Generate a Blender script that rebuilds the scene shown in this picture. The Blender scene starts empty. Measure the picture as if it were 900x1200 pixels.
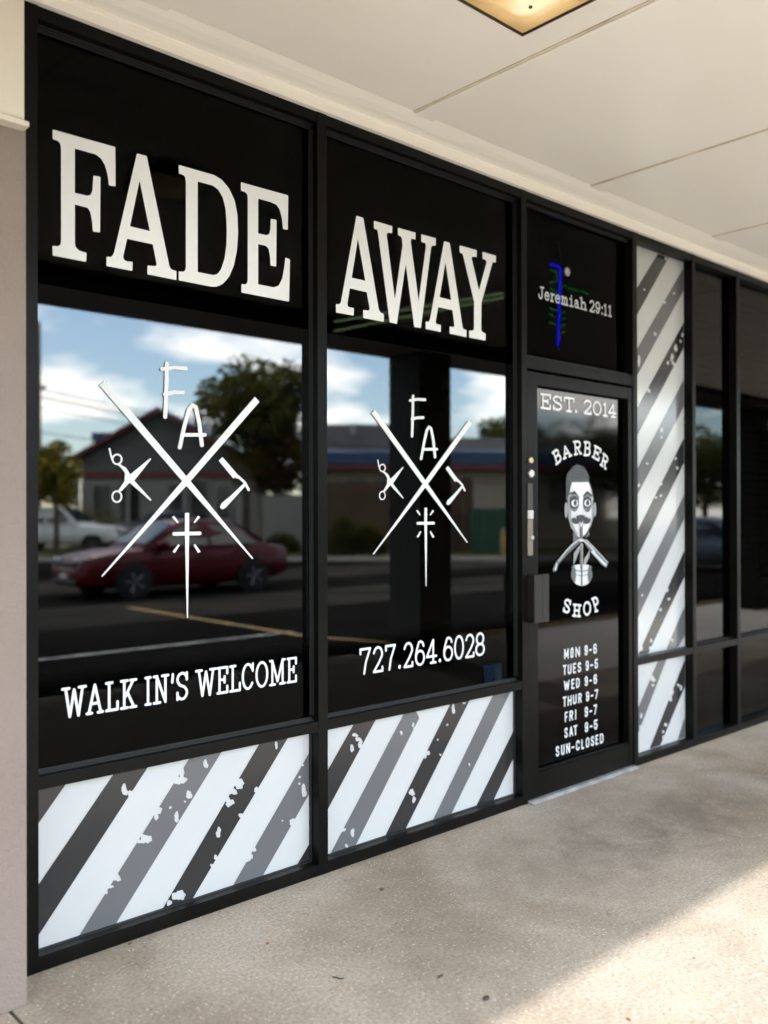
import bpy, bmesh, math, random
import numpy as np
from mathutils import Matrix, Vector

S = bpy.context.scene
COL = S.collection
rad = math.radians

# ------------------------------------------------------------------ camera
FPX, TH, PITCH, ROLL = 1063.07, 0.828356, 0.0029074, -0.0024280   # surveyed from the photograph (900x1200 px)
CAMD, CAMH = 2.8629, 1.45
_f = np.array([math.cos(TH)*math.cos(PITCH), math.sin(TH)*math.cos(PITCH), math.sin(PITCH)])
_r = np.array([math.sin(TH), -math.cos(TH), 0.0])
_u = np.cross(_r, _f)
_c, _s = math.cos(ROLL), math.sin(ROLL)
_r, _u = _c*_r + _s*_u, _c*_u - _s*_r
cam_data = bpy.data.cameras.new('camera')
cam = bpy.data.objects.new('camera', cam_data); COL.objects.link(cam)
M = Matrix.Identity(4)
for i in range(3):
    M[i][0], M[i][1], M[i][2] = _r[i], _u[i], -_f[i]
M[0][3], M[1][3], M[2][3] = 0.0, -CAMD, CAMH
cam.matrix_world = M
cam_data.sensor_fit = 'VERTICAL'; cam_data.sensor_height = 36.0; cam_data.sensor_width = 27.0
cam_data.lens = FPX/1200*36.0
cam_data.clip_start = 0.05; cam_data.clip_end = 2000
cam_data.dof.use_dof = True
cam_data.dof.focus_distance = 3.45
cam_data.dof.aperture_fstop = 1.4
S.camera = cam

# ------------------------------------------------------------------ light
SUN_AZ = rad(-14)     # sun stands out in front of the shop, a little to the right
SUN_EL = math.atan(1.138*math.cos(SUN_AZ))
sun_dir = Vector((-math.sin(SUN_AZ)*math.cos(SUN_EL), -math.cos(SUN_AZ)*math.cos(SUN_EL), math.sin(SUN_EL)))
sd = bpy.data.lights.new('sun', 'SUN'); sd.energy = 1.08; sd.angle = rad(1.0); sd.color = (1.0, 0.95, 0.89)
sun = bpy.data.objects.new('sun', sd); COL.objects.link(sun)
sun.rotation_euler = sun_dir.to_track_quat('Z', 'Y').to_euler()
sun.location = (0, -20, 20)

W = bpy.data.worlds.new('World'); S.world = W; W.use_nodes = True
nt = W.node_tree; nt.nodes.clear()
def wn(t, **k):
    n = nt.nodes.new(t)
    for a, b in k.items(): setattr(n, a, b)
    return n
sky = wn('ShaderNodeTexSky', sky_type='NISHITA', sun_disc=False, sun_elevation=SUN_EL)
sky.sun_rotation = math.atan2(sun_dir.x, sun_dir.y)
sky.air_density = 1.0; sky.dust_density = 0.6; sky.ozone_density = 2.0
bg = wn('ShaderNodeBackground'); bg.inputs['Strength'].default_value = 0.15
cbg = wn('ShaderNodeBackground'); cbg.inputs['Color'].default_value = (1.0, 0.97, 0.93, 1); cbg.inputs['Strength'].default_value = 2.5
tc = wn('ShaderNodeTexCoord'); sep = wn('ShaderNodeSeparateXYZ')
nt.links.new(tc.outputs['Generated'], sep.inputs[0])
# cloud layer: project the view direction on a flat cloud deck
def wmath(op, a, b=None):
    n = wn('ShaderNodeMath', operation=op)
    for i, v in enumerate((a, b)):
        if v is None: continue
        if isinstance(v, (int, float)): n.inputs[i].default_value = v
        else: nt.links.new(v, n.inputs[i])
    return n.outputs[0]
zz = wmath('ADD', wmath('MAXIMUM', sep.outputs[2], 0.0), 0.22)
cx = wmath('DIVIDE', sep.outputs[0], zz); cy = wmath('DIVIDE', sep.outputs[1], zz)
cmb = wn('ShaderNodeCombineXYZ'); nt.links.new(cx, cmb.inputs[0]); nt.links.new(cy, cmb.inputs[1])
CLOUD_OFF = (-5.5, -3.75, 0.0)
mp = wn('ShaderNodeMapping'); mp.inputs['Location'].default_value = CLOUD_OFF; nt.links.new(cmb.outputs[0], mp.inputs[0])
nz = wn('ShaderNodeTexNoise'); nz.inputs['Scale'].default_value = 2.1; nz.inputs['Detail'].default_value = 7; nz.inputs['Roughness'].default_value = 0.5
nt.links.new(mp.outputs[0], nz.inputs['Vector'])
cr = wn('ShaderNodeValToRGB'); cr.color_ramp.elements[0].position = 0.47; cr.color_ramp.elements[1].position = 0.64
nt.links.new(nz.outputs['Fac'], cr.inputs[0])
mixw = wn('ShaderNodeMixShader'); out = wn('ShaderNodeOutputWorld')
tint = wn('ShaderNodeVectorMath', operation='MULTIPLY'); tint.inputs[1].default_value = (.92, 1.0, 1.0)   # clear teal-blue air
nt.links.new(sky.outputs[0], tint.inputs[0]); nt.links.new(tint.outputs[0], bg.inputs['Color'])
nt.links.new(cr.outputs[0], mixw.inputs[0]); nt.links.new(bg.outputs[0], mixw.inputs[1]); nt.links.new(cbg.outputs[0], mixw.inputs[2])
nt.links.new(mixw.outputs[0], out.inputs[0])

S.view_settings.view_transform = 'Standard'; S.view_settings.look = 'None'
S.view_settings.exposure = 2.42; S.view_settings.gamma = 1.0
S.view_settings.use_curve_mapping = False
S.render.engine = 'CYCLES'
S.cycles.max_bounces = 10; S.cycles.diffuse_bounces = 6; S.cycles.glossy_bounces = 6; S.cycles.transparent_max_bounces = 12
S.cycles.use_denoising = True
S.cycles.sample_clamp_indirect = 6.0
S.cycles.caustics_reflective = False

# ------------------------------------------------------------------ survey helpers: photo pixel -> point on a plane parallel to the facade
def hit(x, y, Y):
    """points on the plane Y (metres behind the frame fronts) under photo pixels"""
    a = (np.asarray(x, float)-450)/FPX; b = (600-np.asarray(y, float))/FPX
    vx = _f[0]+a*_r[0]+b*_u[0]; vy = _f[1]+a*_r[1]+b*_u[1]; vz = _f[2]+a*_r[2]+b*_u[2]
    k = (CAMD+Y)/vy
    return vx*k, vz*k+CAMH
def px1(x, y, Y):
    X, Z = hit(x, y, Y); return float(X), float(Z)
GLASS = 0.053
# what the windows mirror stands in front of the shop: D metres away from the mirrored eye, at photo column px
def vpos(px, D):
    L = (px-450)/FPX*D
    X = D*math.cos(TH)+L*math.sin(TH)
    Y = 2*GLASS-(D*math.sin(TH)-L*math.cos(TH)-CAMD)
    return X, Y
def vz(py, D): return CAMH+(603-py)/FPX*D
VROT = math.pi/2-TH     # local x runs along the mirrored picture, local +y faces the shop

# ------------------------------------------------------------------ materials
def mat(name, color, rough=0.6, metal=0.0, spec=0.5, noise=None, bump=None, coat=0.0, emit=None):
    """noise=(scale, other colour, low, high); bump=(scale, strength)"""
    m = bpy.data.materials.new(name); m.use_nodes = True
    n = m.node_tree; p = n.nodes['Principled BSDF']
    p.inputs['Base Color'].default_value = (*color, 1); p.inputs['Roughness'].default_value = rough
    p.inputs['Metallic'].default_value = metal; p.inputs['Specular IOR Level'].default_value = spec
    p.inputs['Coat Weight'].default_value = coat; p.inputs['Coat Roughness'].default_value = 0.05
    c = n.nodes.new('ShaderNodeTexCoord')
    if noise:
        t = n.nodes.new('ShaderNodeTexNoise'); t.inputs['Scale'].default_value = noise[0]; t.inputs['Detail'].default_value = 6
        r = n.nodes.new('ShaderNodeValToRGB')
        r.color_ramp.elements[0].position = noise[2]; r.color_ramp.elements[1].position = noise[3]
        r.color_ramp.elements[0].color = (*noise[1], 1); r.color_ramp.elements[1].color = (*color, 1)
        n.links.new(c.outputs['Object'], t.inputs['Vector']); n.links.new(t.outputs['Fac'], r.inputs[0])
        n.links.new(r.outputs[0], p.inputs['Base Color'])
    if bump:
        t = n.nodes.new('ShaderNodeTexNoise'); t.inputs['Scale'].default_value = bump[0]; t.inputs['Detail'].default_value = 5
        b = n.nodes.new('ShaderNodeBump'); b.inputs['Strength'].default_value = bump[1]; b.inputs['Distance'].default_value = 0.01
        n.links.new(c.outputs['Object'], t.inputs['Vector']); n.links.new(t.outputs['Fac'], b.inputs['Height'])
        n.links.new(b.outputs[0], p.inputs['Normal'])
    if emit:
        p.inputs['Emission Color'].default_value = (*emit[0], 1); p.inputs['Emission Strength'].default_value = emit[1]
    return m

def glass_mat(name, refl, tint, rough=0.0, color=(1, 1, 1), edge=0.5):
    """tinted shop glass: dark see-through body and a mirror coat that grows towards grazing view"""
    m = bpy.data.materials.new(name); m.use_nodes = True; n = m.node_tree; n.nodes.clear()
    o = n.nodes.new('ShaderNodeOutputMaterial'); mx = n.nodes.new('ShaderNodeMixShader')
    t = n.nodes.new('ShaderNodeBsdfTransparent'); t.inputs[0].default_value = (*tint, 1)
    g = n.nodes.new('ShaderNodeBsdfGlossy'); g.inputs['Roughness'].default_value = rough; g.inputs['Color'].default_value = (*color, 1)
    lw = n.nodes.new('ShaderNodeLayerWeight'); lw.inputs[0].default_value = 0.5
    pw = n.nodes.new('ShaderNodeMath'); pw.operation = 'POWER'; pw.inputs[1].default_value = 4.0
    mr = n.nodes.new('ShaderNodeMapRange'); mr.inputs['To Min'].default_value = refl; mr.inputs['To Max'].default_value = refl+edge*(1-refl)
    n.links.new(lw.outputs['Facing'], pw.inputs[0]); n.links.new(pw.outputs[0], mr.inputs['Value'])
    n.links.new(mr.outputs[0], mx.inputs[0]); n.links.new(t.outputs[0], mx.inputs[1]); n.links.new(g.outputs[0], mx.inputs[2])
    n.links.new(mx.outputs[0], o.inputs[0])
    return m

def concrete_mat():
    m = bpy.data.materials.new('exposed_concrete'); m.use_nodes = True; n = m.node_tree; p = n.nodes['Principled BSDF']
    c = n.nodes.new('ShaderNodeTexCoord')
    def noise(sc, det=6, rough=.55, dist=0):
        t = n.nodes.new('ShaderNodeTexNoise'); t.inputs['Scale'].default_value = sc; t.inputs['Detail'].default_value = det
        t.inputs['Roughness'].default_value = rough; t.inputs['Distortion'].default_value = dist
        n.links.new(c.outputs['Object'], t.inputs['Vector']); return t.outputs['Fac']
    def ramp(v, a, b, ca, cb):
        r = n.nodes.new('ShaderNodeValToRGB'); e = r.color_ramp.elements
        e[0].position = a; e[1].position = b; e[0].color = (*ca, 1); e[1].color = (*cb, 1); n.links.new(v, r.inputs[0]); return r.outputs[0]
    def mix(f, a, b, mode='MIX'):
        x = n.nodes.new('ShaderNodeMix'); x.data_type = 'RGBA'; x.blend_type = mode
        if isinstance(f, float): x.inputs['Factor'].default_value = f
        else: n.links.new(f, x.inputs['Factor'])
        for k, v in (('A', a), ('B', b)):
            s = [i for i in x.inputs if i.name == k and i.type == 'RGBA'][0]
            if isinstance(v, tuple): s.default_value = (*v, 1)
            else: n.links.new(v, s)
        return [o for o in x.outputs if o.type == 'RGBA'][0]
    base = ramp(noise(1.6, 8, .6, .4), .30, .70, (.400, .345, .280), (.555, .49, .41))
    blot = ramp(noise(.9, 5, .6, .6), .38, .60, (.66, .62, .56), (1, 1, 1))
    base = mix(1.0, base, blot, 'MULTIPLY')
    grit = ramp(noise(80, 3, .65), .33, .66, (.70, .68, .645), (1.08, 1.08, 1.08))
    base = mix(1.0, base, grit, 'MULTIPLY')
    v = n.nodes.new('ShaderNodeTexVoronoi'); v.inputs['Scale'].default_value = 62; v.inputs['Randomness'].default_value = 1
    n.links.new(c.outputs['Object'], v.inputs['Vector'])
    peb = ramp(v.outputs['Distance'], .14, .24, (1, 1, 1), (0, 0, 0))
    sepc = n.nodes.new('ShaderNodeSeparateColor'); n.links.new(v.outputs['Color'], sepc.inputs[0])
    pick = ramp(sepc.outputs[0], .58, .62, (0, 0, 0), (1, 1, 1)); pick2 = ramp(sepc.outputs[1], .86, .90, (0, 0, 0), (1, 1, 1))
    base = mix(mix(1.0, peb, pick, 'MULTIPLY'), base, (.68, .63, .55))
    base = mix(mix(1.0, peb, pick2, 'MULTIPLY'), base, (.17, .14, .115))
    pits = ramp(noise(26, 2, .5), .22, .27, (.42, .38, .34), (1, 1, 1))
    base = mix(1.0, base, pits, 'MULTIPLY')
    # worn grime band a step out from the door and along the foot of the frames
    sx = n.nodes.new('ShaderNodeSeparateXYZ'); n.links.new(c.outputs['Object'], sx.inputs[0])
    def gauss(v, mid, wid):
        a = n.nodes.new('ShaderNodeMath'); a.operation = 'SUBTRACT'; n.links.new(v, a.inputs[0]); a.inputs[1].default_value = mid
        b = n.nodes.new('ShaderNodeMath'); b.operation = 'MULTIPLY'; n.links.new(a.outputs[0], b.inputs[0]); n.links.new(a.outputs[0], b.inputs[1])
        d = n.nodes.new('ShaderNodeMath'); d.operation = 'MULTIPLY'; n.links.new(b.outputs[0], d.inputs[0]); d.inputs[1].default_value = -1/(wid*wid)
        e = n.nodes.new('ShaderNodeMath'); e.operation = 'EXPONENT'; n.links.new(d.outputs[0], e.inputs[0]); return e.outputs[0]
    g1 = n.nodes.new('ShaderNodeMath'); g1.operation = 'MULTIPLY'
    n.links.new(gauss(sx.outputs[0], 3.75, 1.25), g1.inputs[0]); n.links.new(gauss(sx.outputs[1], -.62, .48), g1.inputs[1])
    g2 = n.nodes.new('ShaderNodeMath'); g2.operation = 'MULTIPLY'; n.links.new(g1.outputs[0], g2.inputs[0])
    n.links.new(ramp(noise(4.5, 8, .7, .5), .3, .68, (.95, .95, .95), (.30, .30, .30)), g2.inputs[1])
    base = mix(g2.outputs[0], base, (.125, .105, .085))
    gv = n.nodes.new('ShaderNodeTexVoronoi'); gv.inputs['Scale'].default_value = 3.2; n.links.new(c.outputs['Object'], gv.inputs['Vector'])
    gs = n.nodes.new('ShaderNodeSeparateColor'); n.links.new(gv.outputs['Color'], gs.inputs[0])
    spot = mix(1.0, ramp(gv.outputs['Distance'], .030, .052, (1, 1, 1), (0, 0, 0)), ramp(gs.outputs[2], .45, .5, (0, 0, 0), (.55, .55, .55)), 'MULTIPLY')
    base = mix(spot, base, (.16, .14, .115))
    n.links.new(base, p.inputs['Base Color'])
    p.inputs['Roughness'].default_value = .85; p.inputs['Specular IOR Level'].default_value = .25
    b = n.nodes.new('ShaderNodeBump'); b.inputs['Strength'].default_value = .22; b.inputs['Distance'].default_value = .004
    hh = mix(.5, ramp(noise(48, 4, .6), .2, .8, (0, 0, 0), (1, 1, 1)), peb, 'ADD')
    n.links.new(hh, b.inputs['Height']); n.links.new(b.outputs[0], p.inputs['Normal'])
    return m

def brick_mat(name, c1, c2, mortar, scale=4.5):
    m = mat(name, c1, .85)
    n = m.node_tree; p = n.nodes['Principled BSDF']
    c = n.nodes.new('ShaderNodeTexCoord'); mp = n.nodes.new('ShaderNodeMapping'); mp.inputs['Rotation'].default_value = (rad(90), 0, 0)
    b = n.nodes.new('ShaderNodeTexBrick'); b.inputs['Scale'].default_value = scale
    b.inputs['Color1'].default_value = (*c1, 1); b.inputs['Color2'].default_value = (*c2, 1); b.inputs['Mortar'].default_value = (*mortar, 1)
    n.links.new(c.outputs['Object'], mp.inputs[0]); n.links.new(mp.outputs[0], b.inputs['Vector']); n.links.new(b.outputs['Color'], p.inputs['Base Color'])
    return m

K = {}
K['black_alu'] = mat('black_anodised_frame', (.0028, .0026, .0022), .34, 0, .10, noise=(5, (.0055, .005, .0042), .35, .7), bump=(300, .02))
K['seal'] = mat('black_rubber_gasket', (.008, .008, .008), .6)
K['bronze'] = mat('bronze_door_metal', (.055, .045, .037), .34, .55, .5)
K['dark_bronze'] = mat('dark_bronze_handle', (.012, .010, .008), .42, .0, .3)
K['brass'] = mat('worn_brass', (.55, .42, .25), .35, .9)
K['steel'] = mat('satin_steel', (.60, .58, .55), .33, .9)
K['alu'] = mat('mill_aluminium', (.44, .44, .43), .5, .3, noise=(14, (.30, .30, .29), .4, .65))
K['window'] = glass_mat('mirror_tinted_glass', .090, (.30, .315, .30), .016)
K['film'] = glass_mat('black_window_film', .005, (.36, .37, .35), .02, edge=.10)  # added layer that suppresses the mirrored ceiling in the upper panes
K['low_film'] = glass_mat('dark_low_film', .003, (.15, .15, .14), .02, edge=.06)  # added layer that darkens the mirrored ground, thinning out upwards
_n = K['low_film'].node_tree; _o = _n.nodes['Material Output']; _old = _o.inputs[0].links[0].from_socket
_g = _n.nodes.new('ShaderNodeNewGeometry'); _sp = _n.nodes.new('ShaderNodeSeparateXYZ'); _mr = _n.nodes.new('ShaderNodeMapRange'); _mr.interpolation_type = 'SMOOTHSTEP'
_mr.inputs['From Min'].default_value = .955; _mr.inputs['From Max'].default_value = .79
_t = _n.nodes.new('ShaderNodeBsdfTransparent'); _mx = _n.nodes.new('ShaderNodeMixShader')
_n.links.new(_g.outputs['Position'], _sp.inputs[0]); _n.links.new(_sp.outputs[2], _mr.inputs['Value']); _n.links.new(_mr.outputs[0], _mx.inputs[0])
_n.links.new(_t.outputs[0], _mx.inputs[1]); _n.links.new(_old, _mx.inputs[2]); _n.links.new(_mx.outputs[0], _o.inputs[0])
K['door_glass'] = glass_mat('dark_door_glass', .017, (.03, .03, .03), .045, edge=.3)
K['transom'] = glass_mat('dark_transom_glass', .004, (.40, .40, .40), .01, edge=.10)
K['far_glass'] = glass_mat('dark_shop_glass', .022, (.28, .28, .26), .016, edge=.25)
K['vinyl'] = mat('white_vinyl', (.68, .68, .675), .45, spec=.3)
K['vinyl_low'] = mat('white_cut_vinyl', (.60, .60, .595), .45, spec=.3)
K['vinyl_grey'] = mat('silver_grey_vinyl', (.42, .43, .43), .4, spec=.4)
K['panel_white'] = mat('white_printed_panel', (.47, .47, .465), .16, spec=.5, noise=(1.5, (.44, .44, .435), .3, .7))
K['stripe_dark'] = mat('charcoal_print', (.022, .022, .023), .16, spec=.55)
K['stripe_grey'] = mat('grey_print', (.105, .106, .110), .16, spec=.55)
K['stucco'] = mat('taupe_stucco', (.255, .20, .172), .9, spec=.2, noise=(2.2, (.225, .178, .152), .3, .7), bump=(110, .6))
K['cream'] = mat('cream_paint', (.92, .87, .775), .33, spec=.45, noise=(1.1, (.88, .82, .725), .3, .65), bump=(6, .10))
K['cream_head'] = mat('weathered_cream_paint', (.66, .60, .51), .6, spec=.3, noise=(2, (.60, .54, .45), .3, .65), bump=(40, .1))  # the cream again, set darker for the beam head
K['cream_dirty'] = mat('cream_joint_strip', (.72, .63, .50), .7, spec=.2, noise=(7, (.50, .41, .31), .30, .6))  # brown joint colour that also holds the cover strip's thin shadow
K['dark_soffit'] = mat('dark_brown_beam_paint', (.035, .030, .026), .7)
K['dark_room'] = mat('black_interior_paint', (.022, .022, .021), .9, spec=.1)
K['column'] = brick_mat('dark_brown_brick', (.0055, .0042, .0032), (.004, .003, .0022), (.008, .0065, .005), 5)
K['concrete'] = concrete_mat()
K['pale_concrete'] = mat('pale_new_concrete', (.83, .775, .68), .9, spec=.2, noise=(1.4, (.76, .71, .62), .3, .7))  # made pale to throw sunlight up to the canopy ceiling
K['joint'] = mat('dark_joint_filler', (.10, .085, .07), .95)
K['asphalt'] = mat('old_asphalt', (.020, .0195, .017), .95, spec=0, noise=(.22, (.011, .0107, .0095), .38, .62), bump=(60, .4))
K['worn_lane'] = mat('bleached_asphalt', (.060, .055, .047), .95, spec=0, noise=(.5, (.034, .032, .028), .35, .62))
K['white_line'] = mat('worn_white_road_paint', (.62, .61, .57), .8, noise=(5, (.25, .24, .22), .35, .6))
K['yellow_line'] = mat('worn_yellow_road_paint', (.55, .34, .10), .8, noise=(5, (.28, .18, .07), .3, .6))
K['kerb'] = mat('kerb_concrete', (.45, .41, .35), .9, noise=(2, (.36, .32, .27), .3, .7))
K['lawn'] = mat('lawn_soil', (.07, .08, .025), .95, noise=(3, (.11, .095, .04), .35, .65))

# ------------------------------------------------------------------ mesh helpers
class MB:
    def __init__(s): s.bm = bmesh.new()
    def face(s, pts):
        return s.bm.faces.new([s.bm.verts.new(p) for p in pts])
    def box(s, x0, x1, y0, y1, z0, z1, bev=0):
        r = bmesh.ops.create_cube(s.bm, size=1)
        for v in r['verts']:
            v.co = Vector(((x0+x1)/2+v.co.x*(x1-x0), (y0+y1)/2+v.co.y*(y1-y0), (z0+z1)/2+v.co.z*(z1-z0)))
        if bev:
            ed = list({e for v in r['verts'] for e in v.link_edges})
            bmesh.ops.bevel(s.bm, geom=ed, offset=bev, segments=2, affect='EDGES', profile=.7)
        return s
    def prism(s, poly, axis, a, b):
        """poly of 2-D points extruded along axis 'x','y' or 'z' from a to b"""
        def P(u, v, w): return {'x': (w, u, v), 'y': (u, w, v), 'z': (u, v, w)}[axis]
        A = [s.bm.verts.new(P(u, v, a)) for u, v in poly]; B = [s.bm.verts.new(P(u, v, b)) for u, v in poly]
        n = len(poly)
        s.bm.faces.new(A); s.bm.faces.new(B[::-1])
        for i in range(n): s.bm.faces.new((A[i], B[i], B[(i+1) % n], A[(i+1) % n]))
        return s
    def tube(s, pts, r, seg=8, caps=True):
        pts = [Vector(p) for p in pts]; rings = []
        for i, p in enumerate(pts):
            d = (pts[min(i+1, len(pts)-1)]-pts[max(i-1, 0)]).normalized()
            a = d.orthogonal().normalized() if i == 0 else (rings_a - d*rings_a.dot(d)).normalized()
            rings_a = a; b = d.cross(a); rr = r[i] if isinstance(r, (list, tuple)) else r
            rings.append([s.bm.verts.new(p+(a*math.cos(t)+b*math.sin(t))*rr) for t in [2*math.pi*k/seg for k in range(seg)]])
        for i in range(len(rings)-1):
            for k in range(seg):
                s.bm.faces.new((rings[i][k], rings[i][(k+1) % seg], rings[i+1][(k+1) % seg], rings[i+1][k]))
        if caps:
            s.bm.faces.new(rings[0][::-1]); s.bm.faces.new(rings[-1])
        return s
    def lathe(s, prof, center, axis='y', seg=24):
        """prof: list of (radius, along-axis)"""
        c = Vector(center); rings = []
        for r, h in prof:
            ring = []
            for k in range(seg):
                t = 2*math.pi*k/seg; u, v = r*math.cos(t), r*math.sin(t)
                o = {'y': (u, h, v), 'z': (u, v, h), 'x': (h, u, v)}[axis]
                ring.append(s.bm.verts.new(c+Vector(o)))
            rings.append(ring)
        for i in range(len(rings)-1):
            for k in range(seg):
                s.bm.faces.new((rings[i][k], rings[i][(k+1) % seg], rings[i+1][(k+1) % seg], rings[i+1][k]))
        s.bm.faces.new(rings[0][::-1]); s.bm.faces.new(rings[-1])
        return s
    def loft(s, rings):
        R = [[s.bm.verts.new(p) for p in r] for r in rings]; n = len(R[0])
        for i in range(len(R)-1):
            for k in range(n): s.bm.faces.new((R[i][k], R[i][(k+1) % n], R[i+1][(k+1) % n], R[i+1][k]))
        s.bm.faces.new(R[0][::-1]); s.bm.faces.new(R[-1])
        return s
    def obj(s, name, material, parent=None, label=None, smooth=False, recalc=True):
        if recalc: bmesh.ops.recalc_face_normals(s.bm, faces=s.bm.faces)
        me = bpy.data.meshes.new(name); s.bm.to_mesh(me); s.bm.free()
        me.materials.append(material)
        if smooth:
            for p in me.polygons: p.use_smooth = True
        o = bpy.data.objects.new(name, me); COL.objects.link(o)
        if parent: o.parent = parent
        if label: o['label'] = label
        return o
def box(*a): return MB().box(*a)
def thing(name, label, cat, loc=(0, 0, 0), rz=0, group=None):
    o = bpy.data.objects.new(name, None); COL.objects.link(o); o.empty_display_size = .2
    o.location = loc; o.rotation_euler = (0, 0, rz); o['label'] = label; o['category'] = cat
    if group: o['group'] = group
    return o
def tag(o, label, cat, group=None):
    o['label'] = label; o['category'] = cat
    if group: o['group'] = group
    return o
def struct(o, kind='structure'): o['kind'] = kind; return o

# ------------------------------------------------------------------ flat vinyl and print: shapes as distance fields, cut into clean polygons
class Grid:
    def __init__(s, bbox, step, Y):
        x0, y0, x1, y1 = bbox
        nx, ny = int((x1-x0)/step)+2, int((y1-y0)/step)+2
        s.x, s.y = np.meshgrid(x0+np.arange(nx)*step, y0+np.arange(ny)*step)
        s.Y = Y; s.X, s.Z = hit(s.x, s.y, Y)
def f_poly(px, py, loops):
    """signed distance (inside > 0) to loops of points, even-odd"""
    ins = np.zeros(px.shape, bool); d = np.full(px.shape, 1e9)
    for L in loops:
        n = len(L)
        for i in range(n):
            ax, ay = L[i]; bx, by = L[(i+1) % n]
            if ay != by:
                c = (ay > py) != (by > py)
                ins ^= c & (px < (bx-ax)*(py-ay)/(by-ay)+ax)
            ex, ey = bx-ax, by-ay; q = ex*ex+ey*ey+1e-12
            t = np.clip(((px-ax)*ex+(py-ay)*ey)/q, 0, 1)
            d = np.minimum(d, np.hypot(px-ax-t*ex, py-ay-t*ey))
    return np.where(ins, d, -d)
def f_line(px, py, pts, w):
    d = np.full(px.shape, -1e9)
    for i in range(len(pts)-1):
        ax, ay = pts[i]; bx, by = pts[i+1]; ex, ey = bx-ax, by-ay; q = ex*ex+ey*ey+1e-12
        t = np.clip(((px-ax)*ex+(py-ay)*ey)/q, 0, 1)
        d = np.maximum(d, w/2-np.hypot(px-ax-t*ex, py-ay-t*ey))
    return d
def f_ell(px, py, cx, cy, rx, ry):
    return (1-np.sqrt(((px-cx)/rx)**2+((py-cy)/ry)**2))*min(rx, ry)
def U(*a):
    r = a[0]
    for b in a[1:]: r = np.maximum(r, b)
    return r
def decal(name, grid, F, material, parent, label=None, off=.0015):
    """mesh of the region F > 0 lying on the plane grid.Y, off metres in front of it"""
    ny, nx = F.shape; ins = F > 0
    X, Z = grid.X, grid.Z; Yp = grid.Y-off
    verts, faces, vid = [], [], {}
    def gv(j, i):
        k = (j, i)
        if k not in vid: vid[k] = len(verts); verts.append((X[j, i], Yp, Z[j, i]))
        return vid[k]
    def ev(j, i, j2, i2):
        k = (j, i, j2, i2) if (j, i) < (j2, i2) else (j2, i2, j, i)
        if k not in vid:
            a, b = F[k[0], k[1]], F[k[2], k[3]]; t = a/(a-b)
            vid[k] = len(verts)
            verts.append((X[k[0], k[1]]*(1-t)+X[k[2], k[3]]*t, Yp, Z[k[0], k[1]]*(1-t)+Z[k[2], k[3]]*t))
        return vid[k]
    cnt = ins[:-1, :-1].astype(int)+ins[1:, :-1]+ins[:-1, 1:]+ins[1:, 1:]
    for j in range(ny-1):
        row = cnt[j]
        if not row.any(): continue
        run = None
        for i in range(nx):
            c = row[i] if i < nx-1 else 0
            if c == 4:
                if run is None: run = i
                continue
            if run is not None:
                faces.append((gv(j, run), gv(j, i), gv(j+1, i), gv(j+1, run))); run = None
            if c in (1, 2, 3):
                q = [(j, i), (j, i+1), (j+1, i+1), (j+1, i)]; poly = []
                for k in range(4):
                    a, b = q[k], q[(k+1) % 4]
                    if ins[a]: poly.append(gv(*a))
                    if ins[a] != ins[b]: poly.append(ev(*a, *b))
                if len(poly) >= 3: faces.append(tuple(poly))
    me = bpy.data.meshes.new(name); me.from_pydata(verts, [], faces); me.update()
    bm = bmesh.new(); bm.from_mesh(me)
    for f in bm.faces:
        if f.normal.y > 0: f.normal_flip()
    bm.to_mesh(me); bm.free()
    me.materials.append(material)
    o = bpy.data.objects.new(name, me); COL.objects.link(o); o.parent = parent
    if label: o['label'] = label
    return o

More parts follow.
